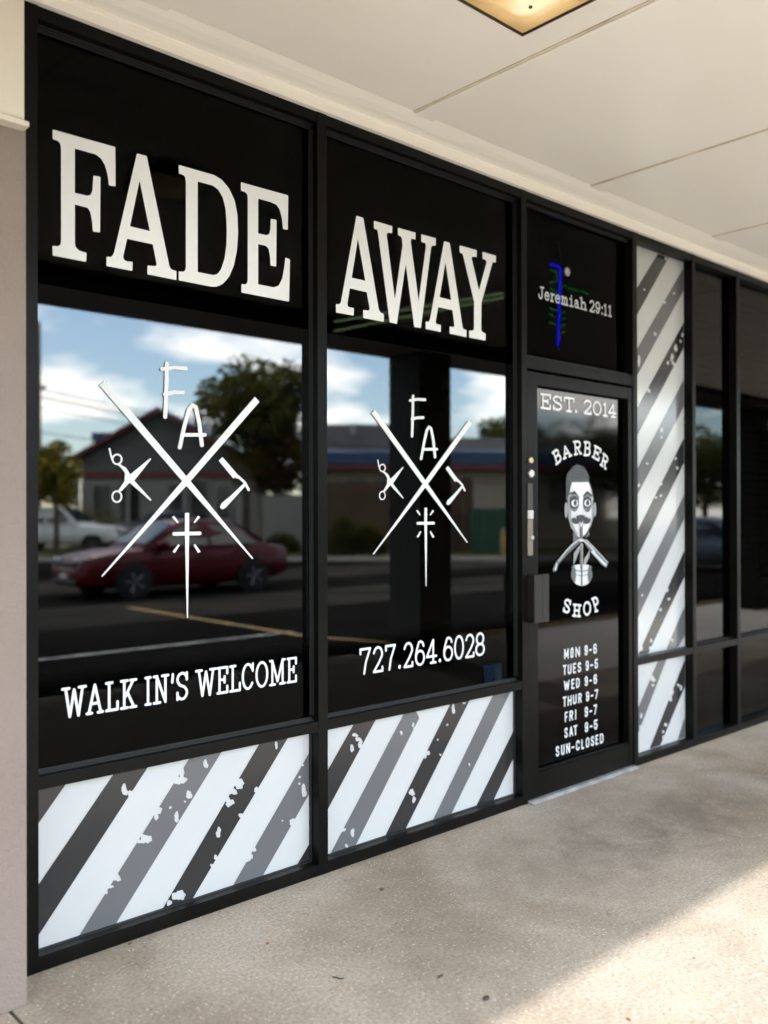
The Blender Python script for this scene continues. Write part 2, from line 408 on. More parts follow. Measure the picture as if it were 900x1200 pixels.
# ---- letter shapes as centre lines in a unit box
def arc(cx, cy, rx, ry, a, b, n=14):
    return [(cx+rx*math.cos(rad(a+(b-a)*k/n)), cy+ry*math.sin(rad(a+(b-a)*k/n))) for k in range(n+1)]
ELL = arc(.5, .5, .5, .5, 0, 360, 28)
S_CURVE = [(.97, .80)]+arc(.5, .76, .47, .24, 20, 180, 10)+[(.08, .66), (.25, .56), (.75, .45), (.92, .35)]+arc(.5, .25, .48, .25, 10, -170, 12)
SLAB = {
 'W': [[(.13, 1), (.31, 0), (.5, .93), (.69, 0), (.87, 1)], [(0, 1), (.28, 1)], [(.72, 1), (1, 1)]],
 'A': [[(.12, 0), (.5, 1), (.88, 0)], [(.25, .34), (.75, .34)], [(0, 0), (.3, 0)], [(.7, 0), (1, 0)]],
 'L': [[(.25, 0), (.25, 1)], [(0, 1), (.52, 1)], [(0, 0), (1, 0), (1, .28)]],
 'K': [[(.2, 0), (.2, 1)], [(0, 0), (.42, 0)], [(0, 1), (.42, 1)], [(.22, .36), (.82, 1)], [(.42, .56), (.85, 0)], [(.62, 1), (1, 1)], [(.62, 0), (1, 0)]],
 'I': [[(.5, 0), (.5, 1)], [(0, 0), (1, 0)], [(0, 1), (1, 1)]],
 'N': [[(.2, 0), (.2, 1), (.8, 0), (.8, 1)], [(0, 1), (.22, 1)], [(0, 0), (.42, 0)], [(.58, 1), (1, 1)]],
 "'": [[(.6, 1), (.5, .84), (.3, .70)], [(.62, 1), (.55, .86)]],
 'S': [S_CURVE, [(.97, 1), (.97, .74)], [(.03, 0), (.03, .26)]],
 'E': [[(.2, 0), (.2, 1)], [(1, .76), (1, 1), (0, 1)], [(0, 0), (1, 0), (1, .24)], [(.2, .52), (.72, .52)], [(.72, .64), (.72, .40)]],
 'C': [arc(.5, .5, .5, .5, 40, 325, 22), [(.97, 1), (.97, .72)]],
 'O': [ELL],
 'M': [[(.15, 0), (.15, 1), (.5, .12), (.85, 1), (.85, 0)], [(0, 1), (.16, 1)], [(.84, 1), (1, 1)], [(0, 0), (.32, 0)], [(.68, 0), (1, 0)]],
 '7': [[(0, .82), (0, 1), (1, 1), (.55, .45), (.38, 0)]],
 '2': [[(.04, .78)]+arc(.5, .72, .46, .28, 160, -20, 12)+[(.6, .36), (.02, 0), (1, 0), (1, .16)]],
 '.': [[(.5, .03), (.5, .06)]],
 ':': [[(.5, .03), (.5, .06)], [(.5, .60), (.5, .63)]],
 '6': [[(.92, .80)]+arc(.55, .74, .38, .26, 30, 120, 8)+[(.12, .66), (.02, .45)], arc(.5, .30, .48, .30, 0, 360, 20), [(.02, .45), (.02, .30)]],
 '4': [[(.68, 0), (.68, 1), (0, .28), (1, .28)], [(.42, 0), (.94, 0)]],
 '0': [ELL],
 '8': [arc(.5, .75, .42, .25, 0, 360, 20), arc(.5, .26, .5, .26, 0, 360, 20)],
 '1': [[(.12, .84), (.52, 1), (.52, 0)], [(.1, 0), (.95, 0)]],
 '9': [[(.08, .20)]+arc(.45, .26, .38, .26, 210, 300, 8)+[(.88, .34), (.98, .55)], arc(.5, .70, .48, .30, 0, 360, 20), [(.98, .55), (.98, .70)]],
 'T': [[(.5, 0), (.5, 1)], [(0, .78), (0, 1), (1, 1), (1, .78)], [(.25, 0), (.75, 0)]],
 'B': [[(.2, 0), (.2, 1)], [(0, 1), (.55, 1)]+arc(.6, .77, .32, .23, 90, -90, 10)+[(.2, .54)], [(.6, .54)]+arc(.62, .27, .38, .27, 90, -90, 10)+[(0, 0)]],
 'R': [[(.2, 0), (.2, 1)], [(0, 1), (.55, 1)]+arc(.6, .75, .34, .25, 90, -90, 10)+[(.2, .50)], [(.55, .5), (.84, 0), (1, 0)], [(0, 0), (.42, 0)]],
 'H': [[(.2, 0), (.2, 1)], [(.8, 0), (.8, 1)], [(.2, .5), (.8, .5)], [(0, 0), (.4, 0)], [(.6, 0), (1, 0)], [(0, 1), (.4, 1)], [(.6, 1), (1, 1)]],
 'P': [[(.2, 0), (.2, 1)], [(0, 1), (.55, 1)]+arc(.6, .74, .38, .26, 90, -90, 10)+[(.2, .48)], [(0, 0), (.45, 0)]],
 'J': [[(.70, 1), (.70, .22)]+arc(.38, .22, .32, .22, 0, -180, 8)+[(.06, .3)], [(.40, 1), (1, 1)]],
 'e': [[(.06, .36), (.95, .36)]+arc(.5, .33, .47, .33, 10, 320, 18)],
 'r': [[(.3, 0), (.3, .66)], [(0, .66), (.3, .66)], [(.3, .46), (.55, .64), (1, .62)], [(0, 0), (.7, 0)]],
 'm': [[(.14, 0), (.14, .66)], [(.14, .5), (.28, .66), (.42, .62), (.5, .5), (.5, 0)], [(.5, .5), (.64, .66), (.78, .62), (.86, .5), (.86, 0)], [(0, .66), (.14, .66)], [(0, 0), (.26, 0)], [(.4, 0), (.62, 0)], [(.76, 0), (1, 0)]],
 'i': [[(.5, 0), (.5, .66), (.1, .66)], [(0, 0), (1, 0)], [(.5, .92), (.5, .94)]],
 'a': [[(.1, .56), (.35, .67), (.65, .62), (.72, .45), (.72, .06), (1, 0)], arc(.4, .2, .36, .2, 0, 360, 14)],
 'h': [[(.2, 0), (.2, 1), (0, 1)], [(.2, .46), (.42, .66), (.68, .62), (.78, .46), (.78, 0)], [(0, 0), (.4, 0)], [(.6, 0), (1, 0)]],
}
SANS = {
 'M': [[(0, 0), (0, 1), (.5, .2), (1, 1), (1, 0)]], 'O': [[(0, .25), (0, .75)]+arc(.5, .78, .5, .22, 180, 0, 8)+[(1, .25)]+arc(.5, .22, .5, .22, 0, -180, 8)],
 'N': [[(0, 0), (0, 1), (1, 0), (1, 1)]], 'T': [[(.5, 0), (.5, 1)], [(0, 1), (1, 1)]],
 'U': [[(0, 1), (0, .25)]+arc(.5, .22, .5, .22, 180, 360, 8)+[(1, 1)]], 'E': [[(1, 1), (0, 1), (0, 0), (1, 0)], [(0, .52), (.8, .52)]],
 'S': [S_CURVE], 'W': [[(0, 1), (.25, 0), (.5, .85), (.75, 0), (1, 1)]], 'D': [[(0, 0), (0, 1), (.5, 1), (.85, .9), (1, .7), (1, .3), (.85, .1), (.5, 0), (0, 0)]],
 'H': [[(0, 0), (0, 1)], [(1, 0), (1, 1)], [(0, .5), (1, .5)]], 'R': [[(0, 0), (0, 1), (.6, 1)]+arc(.6, .76, .4, .24, 90, -90, 8)+[(0, .52)], [(.5, .5), (1, 0)]],
 'F': [[(1, 1), (0, 1), (0, 0)], [(0, .52), (.8, .52)]], 'I': [[(.5, 0), (.5, 1)]], 'A': [[(0, 0), (.5, 1), (1, 0)], [(.2, .3), (.8, .3)]],
 'C': [[(1, .72)]+arc(.5, .76, .5, .24, 0, 180, 8)+[(0, .25)]+arc(.5, .24, .5, .24, 180, 360, 8)], 'L': [[(0, 1), (0, 0), (1, 0)]],
 '9': [[(1, .45), (1, .75)]+arc(.5, .76, .5, .24, 0, 180, 8)+[(0, .62)]+arc(.5, .64, .5, .24, 180, 360, 8), [(1, .6), (1, .25)]+arc(.5, .22, .5, .22, 0, -170, 8)],
 '6': [[(0, .55), (0, .25)]+arc(.5, .24, .5, .24, 180, 360, 8)+[(1, .38)]+arc(.5, .36, .5, .24, 0, 180, 8), [(0, .4), (0, .75)]+arc(.5, .78, .5, .22, 180, 10, 8)],
 '5': [[(1, 1), (.05, 1), (.05, .56), (.5, .62)]+arc(.5, .32, .5, .30, 80, -175, 12)], '7': [[(0, 1), (1, 1), (.35, 0)]], '-': [[(0, .45), (1, .45)]],
}
def glyph(g, font, ch, x0, x1, z0, z1, t):
    """distance field of one upright letter filling the box x0..x1, z0..z1 (metres on the pane)"""
    F = np.full(g.X.shape, -1e9)
    sel = (g.X > x0-.05) & (g.X < x1+.05)
    for L in font[ch]:
        pts = [(x0+t/2+u*(x1-x0-t), z0+t/2+v*(z1-z0-t)) for u, v in L]
        w = t*1.35 if ch in '.:' else t
        F = np.maximum(F, f_line(g.X, g.Z, pts, w))
    return F
def text_row(g, font, items, base, cap, t):
    """items: (letter, left pixel, right pixel); base and cap: two (px, py) points of the base line and of the cap line"""
    zb = np.mean([px1(*p, g.Y)[1] for p in base]); zc = np.mean([px1(*p, g.Y)[1] for p in cap])
    F = np.full(g.X.shape, -1e9)
    for ch, a, b in items:
        ym = (base[0][1]+cap[0][1])/2
        F = np.maximum(F, glyph(g, font, ch, px1(a, ym, g.Y)[0], px1(b, ym, g.Y)[0], zb, zc, t))
    return F
def glyph_at(g, font, ch, BL, BR, TL, t):
    """a tilted letter: three pixel corners"""
    o = np.array(px1(*BL, g.Y)); u = np.array(px1(*BR, g.Y))-o; v = np.array(px1(*TL, g.Y))-o
    lu, lv = np.linalg.norm(u), np.linalg.norm(v); F = np.full(g.X.shape, -1e9)
    for L in font[ch]:
        pts = [tuple(o+u*((t/2+a*(lu-t))/lu)+v*((t/2+b*(lv-t))/lv)) for a, b in L]
        F = np.maximum(F, f_line(g.X, g.Z, pts, t))
    return F

# ================================================================== GROUND
LOT = -0.12
ground = MB(); ground.face([(-300, -320, LOT), (300, -320, LOT), (300, 60, LOT), (-300, 60, LOT)])
struct(ground.obj('parking_lot', K['asphalt']))
walk = MB(); pale = MB()
for a, b in ((-9.0, .984), (.996, 5.160), (5.172, 9.2), (9.212, 13.2), (13.212, 20)):
    walk.box(a, b, -1.93, .30, LOT-.05, 0, .004)
    pale.box(a, b, -4.2, -1.936, LOT-.05, -.001, .004)  # unseen outer strip, its pale surface added to bounce light upwards
struct(walk.obj('sidewalk', K['concrete'])); struct(pale.obj('kerbside_pavement', K['pale_concrete']))
jn = MB()
for x in (.99, 5.166, 9.206, 13.206): jn.box(x-.0055, x+.0055, -4.19, -.001, -.03, -.006)
struct(jn.obj('pavement_joint', K['joint']))
# lanes and paint on the lot
lane = MB()
lane.face([(-60, -12.1, LOT+.004), (60, -12.1, LOT+.004), (60, -9.2, LOT+.004), (-60, -9.2, LOT+.004)])
lane.face([(-60, -18.5, LOT+.004), (60, -18.5, LOT+.004), (60, -14.8, LOT+.004), (-60, -14.8, LOT+.004)])
struct(lane.obj('traffic_lane', K['worn_lane']))
wl = MB()
for x0, x1, y0, y1 in ((2.6, 7.3, -6.85, -6.75), (2.2, 4.6, -4.52, -4.42)):
    wl.face([(x0, y0, LOT+.008), (x1, y0, LOT+.008), (x1, y1, LOT+.008), (x0, y1, LOT+.008)])
struct(wl.obj('white_road_marking', K['white_line']))
yl = MB()
for a, b in (((7.2, -11.3), (7.15, -6.3)), ((7.15, -6.3), (7.55, -4.95)), ((7.55, -4.95), (16, -4.95))):
    a, b = Vector((*a, 0)), Vector((*b, 0)); n = (b-a).normalized().cross(Vector((0, 0, 1)))*.06
    yl.face([(p.x, p.y, LOT+.012+.0005*len(yl.bm.faces)) for p in (a-n, b-n, b+n, a+n)])
struct(yl.obj('yellow_road_marking', K['yellow_line']))
def strip(D0, D1, z0, z1, name, m, pa=-250, pb=1300):
    """a band of ground running across the mirrored view between D0 and D1 metres"""
    b = MB(); q = [vpos(450, D0), vpos(450, D1)]
    ux, uy = math.sin(TH), math.cos(TH)
    lo, hi = -60, 60
    P = [(q[0][0]+ux*lo, q[0][1]+uy*lo), (q[0][0]+ux*hi, q[0][1]+uy*hi), (q[1][0]+ux*hi, q[1][1]+uy*hi), (q[1][0]+ux*lo, q[1][1]+uy*lo)]
    b.prism(P, 'z', z0, z1)
    return struct(b.obj(name, m))
strip(30.6, 31.0, LOT-.05, LOT+.14, 'kerb', K['kerb'])
strip(31.0, 36.0, LOT-.05, LOT+.12, 'lawn', K['lawn'])
strip(40.6, 200.0, LOT-.05, LOT+.10, 'ground', K['lawn'])
# grass blades on the lawn strip
random.seed(5)
gr = MB(); q = vpos(450, 31.2)
for i in range(9000):
    l = random.uniform(-22, 26); d = random.uniform(0, 4.6)
    x = q[0]+math.sin(TH)*l+math.cos(TH)*d; y = q[1]+math.cos(TH)*l-math.sin(TH)*d
    a = random.uniform(0, 6.28); w = .035; h = random.uniform(.06, .16)
    dx, dy = math.cos(a)*w, math.sin(a)*w
    gr.face([(x-dx, y-dy, LOT+.115), (x+dx, y+dy, LOT+.115), (x+random.uniform(-.05, .05), y+random.uniform(-.05, .05), LOT+.115+h)])
K['grass'] = mat('grass_blades', (.10, .13, .03), .8, noise=(1.5, (.20, .16, .06), .35, .65))
struct(gr.obj('grass', K['grass'], recalc=False), 'stuff')

# ================================================================== SHOP FRONT
shop = thing('barber_shop_front', 'black framed barber shop front with lettered dark glass, entrance door and striped panels', 'shop front', (1.1, 0, 0))
def at0(o): return o
def child(o, parent):   # keep world place while parenting to an Empty that is not at the origin
    o.parent = parent; o.matrix_parent_inverse = parent.matrix_world.inverted(); return o
bpy.context.view_layer.update()
def P(mb, name, m, parent=shop, label=None, **k):
    o = mb.obj(name, m, None, label, **k); return child(o, parent)
def D_(name, g, F, m, parent, label=None, off=.0015):
    o = decal(name, g, F, m, None, label, off); return child(o, parent)

ZT = 3.072
VERT = [(1.092, 1.138), (2.268, 2.316), (3.560, 3.602), (4.566, 4.612), (5.239, 5.277)]
fr = MB()
for a, b in VERT: fr.box(a, b, 0, .115, .001, ZT, .002)
for i, (a, b) in enumerate([(1.138, 2.268), (2.316, 3.560), (3.602, 4.566), (4.612, 5.239)]):
    fr.box(a, b, .002, .113, 3.030, ZT-.001, .0015)                      # head
    if i != 2:
        fr.box(a, b, .002, .113, .578, .619, .0015)                      # middle rail
        fr.box(a, b, .001, .113, .001, .045, .002)                       # sill rail
        fr.box(a+.001, b-.001, .006, .040, .0455, .0475, .0008)
    else:
        fr.box(a, b, .003, .113, 2.184, 2.246, .002)                     # transom rail
P(fr, 'frame', K['black_alu'])
st = MB()
for i, (a, b) in enumerate([(1.138, 2.268), (2.316, 3.560)]):
    for k, (y0, y1, h) in enumerate(((.030, .037, .005), (.038, .0445, .009), (.0455, .0505, .013))):
        st.box(a+.001, b-.001, y0, y1, .6195, .619+h)
        st.box(a+.001, b-.001, y0, y1, 3.0295-h*1.3, 3.0295)
        st.box(b-h*.6, b-.0005, y0, y1, .64, 3.01); st.box(a+.0005, a+h*.6, y0, y1, .64, 3.01)
    st.box(b-.005, b-.0005, .045, .0575, .046, .577); st.box(a+.001, b-.006, .045, .0575, .0455, .050)
st.box(3.603, 4.565, .03, .050, 2.2465, 2.258); st.box(3.603, 4.565, .03, .050, 3.016, 3.0295)
P(st, 'glazing_gasket', K['seal'])

def pane(a, b, z0, z1, y=GLASS, t=.006): return box(a, b, y, y+t, z0, z1)
w1 = P(pane(1.1385, 2.2675, .6195, 3.0295), 'window', K['window'], label='large window lettered FADE mirroring a red car')
w2 = P(pane(2.3165, 3.5595, .6195, 3.0295), 'window', K['window'], label='window lettered AWAY and a phone number')
wt = P(pane(3.6025, 4.5655, 2.2465, 3.0295), 'transom_window', K['transom'], label='small window above the door lettered Jeremiah 29:11')
UPPER_DIM_Z = px1(47, 332, GLASS)[1]; LOW_Z = .956
P(box(1.1385, 2.2675, GLASS-.0022, GLASS-.0008, UPPER_DIM_Z, 3.0295), 'black_film', K['film'], w1)  # added sheets keeping the upper glass dark
P(box(2.3165, 3.5595, GLASS-.0022, GLASS-.0008, UPPER_DIM_Z, 3.0295), 'black_film', K['film'], w2)
P(box(1.1385, 2.2675, GLASS-.0022, GLASS-.0008, .6195, LOW_Z), 'dark_film', K['low_film'], w1)  # added sheets keeping the foot of the glass dark
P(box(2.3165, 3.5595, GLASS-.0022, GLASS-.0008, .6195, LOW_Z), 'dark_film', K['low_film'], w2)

# --- FADE
def tr(pts, ox, oy, s): return [(ox+x/s, oy+y/s) for x, y in pts]
Fp = tr([(62,68),(475,184),(477,444),(433,436),(425,370),(408,305),(380,258),(345,232),(209,194),(209,486),(290,505),(312,500),(325,470),(331,372),(377,380),(375,747),(328,739),(322,670),(310,610),(293,584),(209,562),(209,815),(213,840),(232,862),(260,874),(286,880),(283,940),(62,898),(62,834),(95,838),(112,830),(118,808),(118,190),(112,160),(95,143),(62,131)], 50, 140, 5.625)
Ap = [tr([(618,226),(682,243),(832,970),(845,990),(878,1002),(878,1060),(687,1022),(687,963),(735,969),(748,962),(745,940),(722,825),(553,788),(527,905),(532,925),(550,936),(590,940),(588,1000),(417,967),(417,906),(445,908),(458,898),(467,880)], 50, 140, 5.625),
      tr([(635,405),(703,738),(572,706)], 50, 140, 5.625)]
Dp = [tr([(53,82),(300,152),(355,185),(405,245),(445,330),(465,430),(470,560),(462,680),(440,790),(405,870),(360,920),(315,938),(270,935),(53,892),(53,830),(85,832),(98,822),(103,800),(103,200),(97,165),(80,150),(53,143)], 200, 180, 6),
      tr([(186,198),(290,226),(330,255),(362,310),(382,390),(390,520),(388,640),(375,740),(350,815),(325,848),(295,856),(186,834)], 200, 180, 6)]
Ep = tr([(490,203),(822,296),(820,538),(786,532),(778,455),(762,395),(740,362),(700,343),(611,318),(611,562),(670,576),(690,565),(697,530),(700,460),(740,468),(738,796),(698,788),(694,720),(684,670),(665,650),(611,637),(611,920),(720,942),(755,930),(780,880),(795,800),(802,732),(835,746),(828,1042),(493,978),(493,918),(520,922),(533,912),(538,890),(538,310),(533,285),(515,270),(490,263)], 200, 180, 6)
g = Grid((58, 148, 344, 358), .7, GLASS)
D_('shop_name_lettering', g, U(f_poly(g.x, g.y, [Fp]), f_poly(g.x, g.y, Ap), f_poly(g.x, g.y, Dp), f_poly(g.x, g.y, [Ep])), K['vinyl'], w1, 'large white slab serif letters FADE', .004)
# --- AWAY
A1 = [tr([(240,97),(300,118),(435,915),(448,945),(480,962),(480,1030),(300,995),(300,925),(345,932),(357,915),(330,770),(182,735),(160,870),(165,895),(185,903),(218,910),(215,975),(60,948),(60,872),(88,876),(103,860)], 385, 240, 7.5),
      tr([(253,298),(318,670),(198,642)], 385, 240, 7.5)]
Wp = [(437.3,258.9),(459,265.3),(458.7,273.6),(453.7,272.7),(452.3,275.3),(462,351.3),(471,288),(470.3,280),(469,277.3),(465.7,275.7),(465.7,267.1),(486.3,273),(486,281),(481.5,279.8),(480.5,283),(489.9,353.3),(498.5,288.6),(497.5,285),(493,283.8),(492.9,274.8),(510,279.4),(509.8,288.3),(506.5,287.7),(504.5,290),(492.5,384.5),(484.8,383.3),(474.7,309.5),(464.3,379.7),(456,377.8),(442,271.5),(441,269.3),(437.5,268.2)]
A2 = [tr([(318,182),(370,198),(490,985),(500,1005),(528,1018),(527,1082),(370,1048),(370,982),(405,988),(415,975),(397,830),(262,800),(238,935),(242,955),(260,962),(288,968),(286,1033),(146,1005),(146,935),(172,938),(185,920)], 480, 260, 8),
      tr([(330,380),(385,735),(275,708)], 480, 260, 8)]
Yp_ = tr([(463,222),(624,268),(622,333),(585,325),(575,345),(645,645),(715,385),(712,365),(700,355),(678,347),(678,283),(804,320),(802,384),(775,378),(768,395),(667,760),(665,1010),(672,1030),(708,1050),(706,1114),(553,1085),(553,1020),(585,1022),(598,1005),(600,755),(498,325),(490,300),(463,290)], 480, 260, 8)
g = Grid((388, 250, 584, 402), .6, GLASS)
D_('shop_name_lettering', g, U(f_poly(g.x, g.y, A1), f_poly(g.x, g.y, [Wp]), f_poly(g.x, g.y, A2), f_poly(g.x, g.y, [Yp_])), K['vinyl'], w2, 'large white slab serif letters AWAY', .004)

# --- crossed razors emblem (crossed tapered bars, F, A, scissors, razor, shining cross)
def emblem(x, y):
    p = lambda L: f_poly(x, y, [L]); l = lambda L, w: f_line(x, y, L, w); e = lambda *a: f_ell(x, y, *a)
    ring = lambda cx, cy, rx, ry, w: np.minimum(e(cx, cy, rx+w/2, ry+w/2), -e(cx, cy, rx-w/2, ry-w/2))
    return U(
        p([(257,95),(277,77),(575,428),(799,703),(794,705),(556,440)]), p([(804,135),(820,153),(571,440),(268,768),(264,765),(555,424)]),
        l([(495,18),(493,100),(489,206)], 14), l([(478,38),(520,33),(562,36)], 13), l([(487,126),(520,120),(552,120)], 13),
        l([(540,313),(556,240),(572,180),(584,165),(596,172),(608,225),(618,305)], 14), l([(548,269),(628,269)], 13),
        ring(320, 355, 16, 17, 6), l([(293,318),(298,340),(303,356)], 6.5), ring(319, 486, 16, 19, 6),
        p([(324,368),(352,385),(366,408),(437,350),(440,354),(380,430),(441,497),(437,501),(364,437),(334,468),(324,464),(346,432),(347,402),(333,384),(320,374)]),
        p([(677,360),(690,347),(750,416),(741,424),(735,417),(729,423)]), l([(745,415),(769,437),(782,462)], 9),
        p([(766,438),(774,445),(702,524),(690,531),(681,524),(686,510),(720,482)]),
        p([(558,543),(573,543),(573,620),(569,912),(565,912),(558,620)]), l([(520,617),(610,615)], 13),
        p([(512,558),(520,553),(537,576),(532,580)]), p([(604,553),(612,558),(592,580),(588,577)]), p([(535,653),(540,657),(523,684),(514,680)]), p([(588,656),(594,652),(614,680),(604,684)]))
g = Grid((62, 422, 308, 728), .55, GLASS)
D_('emblem', g, emblem((g.x-30)*3, (g.y-420)*3), K['vinyl_low'], w1, 'white emblem of crossed tapered bars with scissors, razor and shining cross', .004)
# the same emblem on the second pane: its place on the pane follows from three marks of each print
src = np.array([px1(217.7, 564, GLASS), px1(119.3, 448.7, GLASS), px1(300.7, 468, GLASS), px1(219, 724, GLASS)])
dst = np.array([px1(497.3, 570.4, GLASS), px1(437.8, 482.2, GLASS), px1(551, 493, GLASS), px1(497.3, 685.8, GLASS)])
ax = np.polyfit(dst[:, 0], src[:, 0], 1); az = np.polyfit(dst[:, 1], src[:, 1], 1)
def to_px(X, Z, Y):   # point on the pane -> photo pixel
    dx, dy, dz = X, CAMD+Y, Z-CAMH
    d = dx*_f[0]+dy*_f[1]+dz*_f[2]
    return 450+FPX*(dx*_r[0]+dy*_r[1]+dz*_r[2])/d, 600-FPX*(dx*_u[0]+dy*_u[1]+dz*_u[2])/d
g = Grid((430, 450, 560, 690), .45, GLASS)
sx, sy = to_px(np.polyval(ax, g.X), np.polyval(az, g.Z), GLASS)
D_('emblem', g, emblem((sx-30)*3, (sy-420)*3)/3, K['vinyl_low'], w2, 'smaller white emblem of crossed tapered bars with scissors, razor and shining cross', .004)

# --- WALK IN'S WELCOME
g = Grid((66, 760, 354, 850), .4, GLASS)
row = [('W',71,101.3),('A',99.7,121.3),('L',122.5,138.7),('K',140,160.3),('I',168.7,177),('N',178.3,198),("'",199.3,204),('S',205.6,220),('W',228,253.5),('E',253,267),('L',268,281.7),('C',282.6,297.2),('O',298.7,313.8),('M',314.7,334.3),('E',335.2,347.4)]
D_('walk_in_lettering', g, text_row(g, SLAB, row, [(96, 837.5), (341, 801.5)], [(75, 804), (343, 771)], .0098), K['vinyl_low'], w1, "white slab serif line WALK IN'S WELCOME", .004)
# --- 727.264.6028
g = Grid((414, 735, 574, 796), .35, GLASS)
row = [('7',420.6,434.2),('2',436,448.5),('7',450.5,463.2),('.',464.5,470.5),('2',472,483.6),('6',485.5,497.5),('4',498.5,511.5),('.',512,517.5),('6',518.7,530.3),('0',531.5,543),('2',544.3,555.3),('8',556.3,567.5)]
D_('phone_number_lettering', g, text_row(g, SLAB, row, [(425, 789.3), (558, 770.8)], [(425, 757.8), (558, 742.8)], .0108), K['vinyl_low'], w2, 'white phone number 727.264.6028', .004)
# small faded sticker low on the second pane
K['sticker_blue'] = mat('faded_blue_sticker', (.004, .010, .019), .8, spec=.03, noise=(60, (.002, .004, .007), .4, .6))
K['sticker_grey'] = mat('faded_grey_sticker', (.008, .012, .016), .8, spec=.03)
g = Grid((560, 770, 592, 805), 1, GLASS)
sk = D_('sticker', g, f_poly(g.x, g.y, [[(565.5, 780.5), (587, 776.5), (588, 798), (567, 801)]]), K['sticker_blue'], w2, 'small faded blue sticker', .004)
D_('sticker_half', g, f_poly(g.x, g.y, [[(579, 779), (586.5, 777.5), (587.2, 797), (579.5, 798.6)]]), K['sticker_grey'], sk, None, .0052)

# --- kick panels with barber stripes
def blob(g, L, ox, oy, s):
    F = np.full(g.x.shape, -1e9)
    for i, (cx, cy, rx, ry) in enumerate(L):
        X0, Y0 = ox+cx/s, oy+cy/s
        a = np.arctan2(g.y-Y0, g.x-X0); w = 1+.17*np.sin(2*a+i*1.7)+.12*np.sin(3*a+i*2.3)+.09*np.sin(7*a+i*2.9)
        F = np.maximum(F, (1-np.hypot((g.x-X0)*s/rx, (g.y-Y0)*s/ry)/w)*min(rx, ry)/s)
    return F
def band(g, ul, lr, ext=400):
    """a stripe between two edges, each given by two pixels; the edges run on past the panel"""
    def half(a, b, sgn):
        (x0, y0), (x1, y1) = a, b; L = math.hypot(x1-x0, y1-y0)
        return sgn*((g.x-x0)*(y1-y0)-(g.y-y0)*(x1-x0))/L
    # inside: right/below of the upper-left edge, left/above of the lower-right edge (edges run up to the right)
    return np.minimum(half(*ul, -1), half(*lr, 1))
def striped(name, a, b, z0, z1, bbox, dark, grey, holes, label, y=.058, parent=shop, step=.6):
    base = P(box(a, b, y, y+.03, z0, z1), name, K['panel_white'], parent, label)
    g = Grid(bbox, step, y)
    rect = np.minimum(np.minimum(g.X-a-.004, b-.004-g.X), np.minimum(g.Z-z0-.003, z1-.003-g.Z))*300
    H = np.full(g.x.shape, -1e9)
    for hl in holes: H = np.maximum(H, blob(g, *hl))
    for nm, st_, m in (('dark_stripe', dark, K['stripe_dark']), ('grey_stripe', grey, K['stripe_grey'])):
        F = np.full(g.x.shape, -1e9)
        for ul, lr in st_: F = np.maximum(F, band(g, ul, lr))
        F = np.minimum(np.minimum(F, rect), -H)
        # ragged print edge
        D_(nm, g, F, m, base, None, .0012)
    return base
h1 = [([(470,382,15,30),(505,400,16,20),(650,490,16,16),(636,515,12,22),(585,635,26,22),(560,648,20,12),(710,472,7,7),(742,522,11,24),(430,838,18,22),(400,885,12,8),(375,915,10,8)], 40, 840, 4.447),
      ([(247,270,13,24),(98,362,34,24),(112,330,12,40),(153,445,20,20),(130,483,6,6),(45,517,6,6),(82,570,11,28),(432,378,38,28),(402,425,22,20),(385,490,22,22),(370,470,16,14),(540,420,16,18),(450,562,14,14),(320,660,13,30),(305,800,12,12),(285,848,11,11),(95,1018,34,30),(40,1060,16,14),(650,160,8,20),(800,275,7,7),(783,343,7,7),(782,381,7,6),(808,425,14,36),(842,330,6,14),(742,590,14,10),(735,605,10,12),(685,592,5,5),(522,757,13,14),(494,800,22,22)], 190, 840, 4.865)]
striped('kick_panel', 1.1385, 2.2675, .0465, .5775, (40, 850, 372, 1116),
    [(((47.4,861.4),(76,820.3)),((47.4,961.4),(76,920.3))), (((47.4,1032.9),(131.1,909.7)),((47.4,1092.3),(172.7,899.6))), (((192,1062),(302.6,873.5)),((227,1050.7),(336.4,866.1))), (((349.3,1011),(360.2,992.5)),((359.3,1017),(370.2,998.5)))],
    [(((94,1094.1),(219,893)),((136.7,1080.6),(258.9,882.1))), (((274.3,1034.9),(362.7,881)),((309.2,1023.6),(365,925.3)))], h1, 'white kick panel with diagonal charcoal and grey stripes under the FADE window')
h2 = [([(205,350,20,12),(225,378,16,16),(240,410,14,30),(185,440,13,22),(515,335,8,16),(594,283,7,20),(600,315,6,14),(640,205,22,26),(585,735,17,26),(600,782,11,24),(188,1003,14,24),(148,1092,10,12),(122,985,18,14)], 380, 800, 5.714),
      ([(235,180,10,36),(307,137,9,7),(195,282,6,7),(130,381,6,7),(148,482,7,8),(62,472,16,16),(48,495,8,12),(342,547,6,10)], 490, 800, 5.714)]
striped('kick_panel', 2.3165, 3.5595, .0465, .5775, (380, 802, 606, 1004),
    [(((385.2,900.1),(413.6,849.9)),((385.2,946.1),(439.5,844.6))), (((451.8,978.2),(526.8,826.3)),((475.9,970.1),(549.5,821.9))), (((557.9,944.4),(599.9,859.5)),((578.4,937.4),(599.9,891.9)))],
    [(((387.9,998.6),(472.4,837.6)),((417.6,988.7),(493.8,836))), (((507.5,960.1),(576.6,816.6)),((529.4,952.6),(597.1,812.6)))], h2, 'white kick panel with diagonal charcoal and grey stripes under the AWAY window')
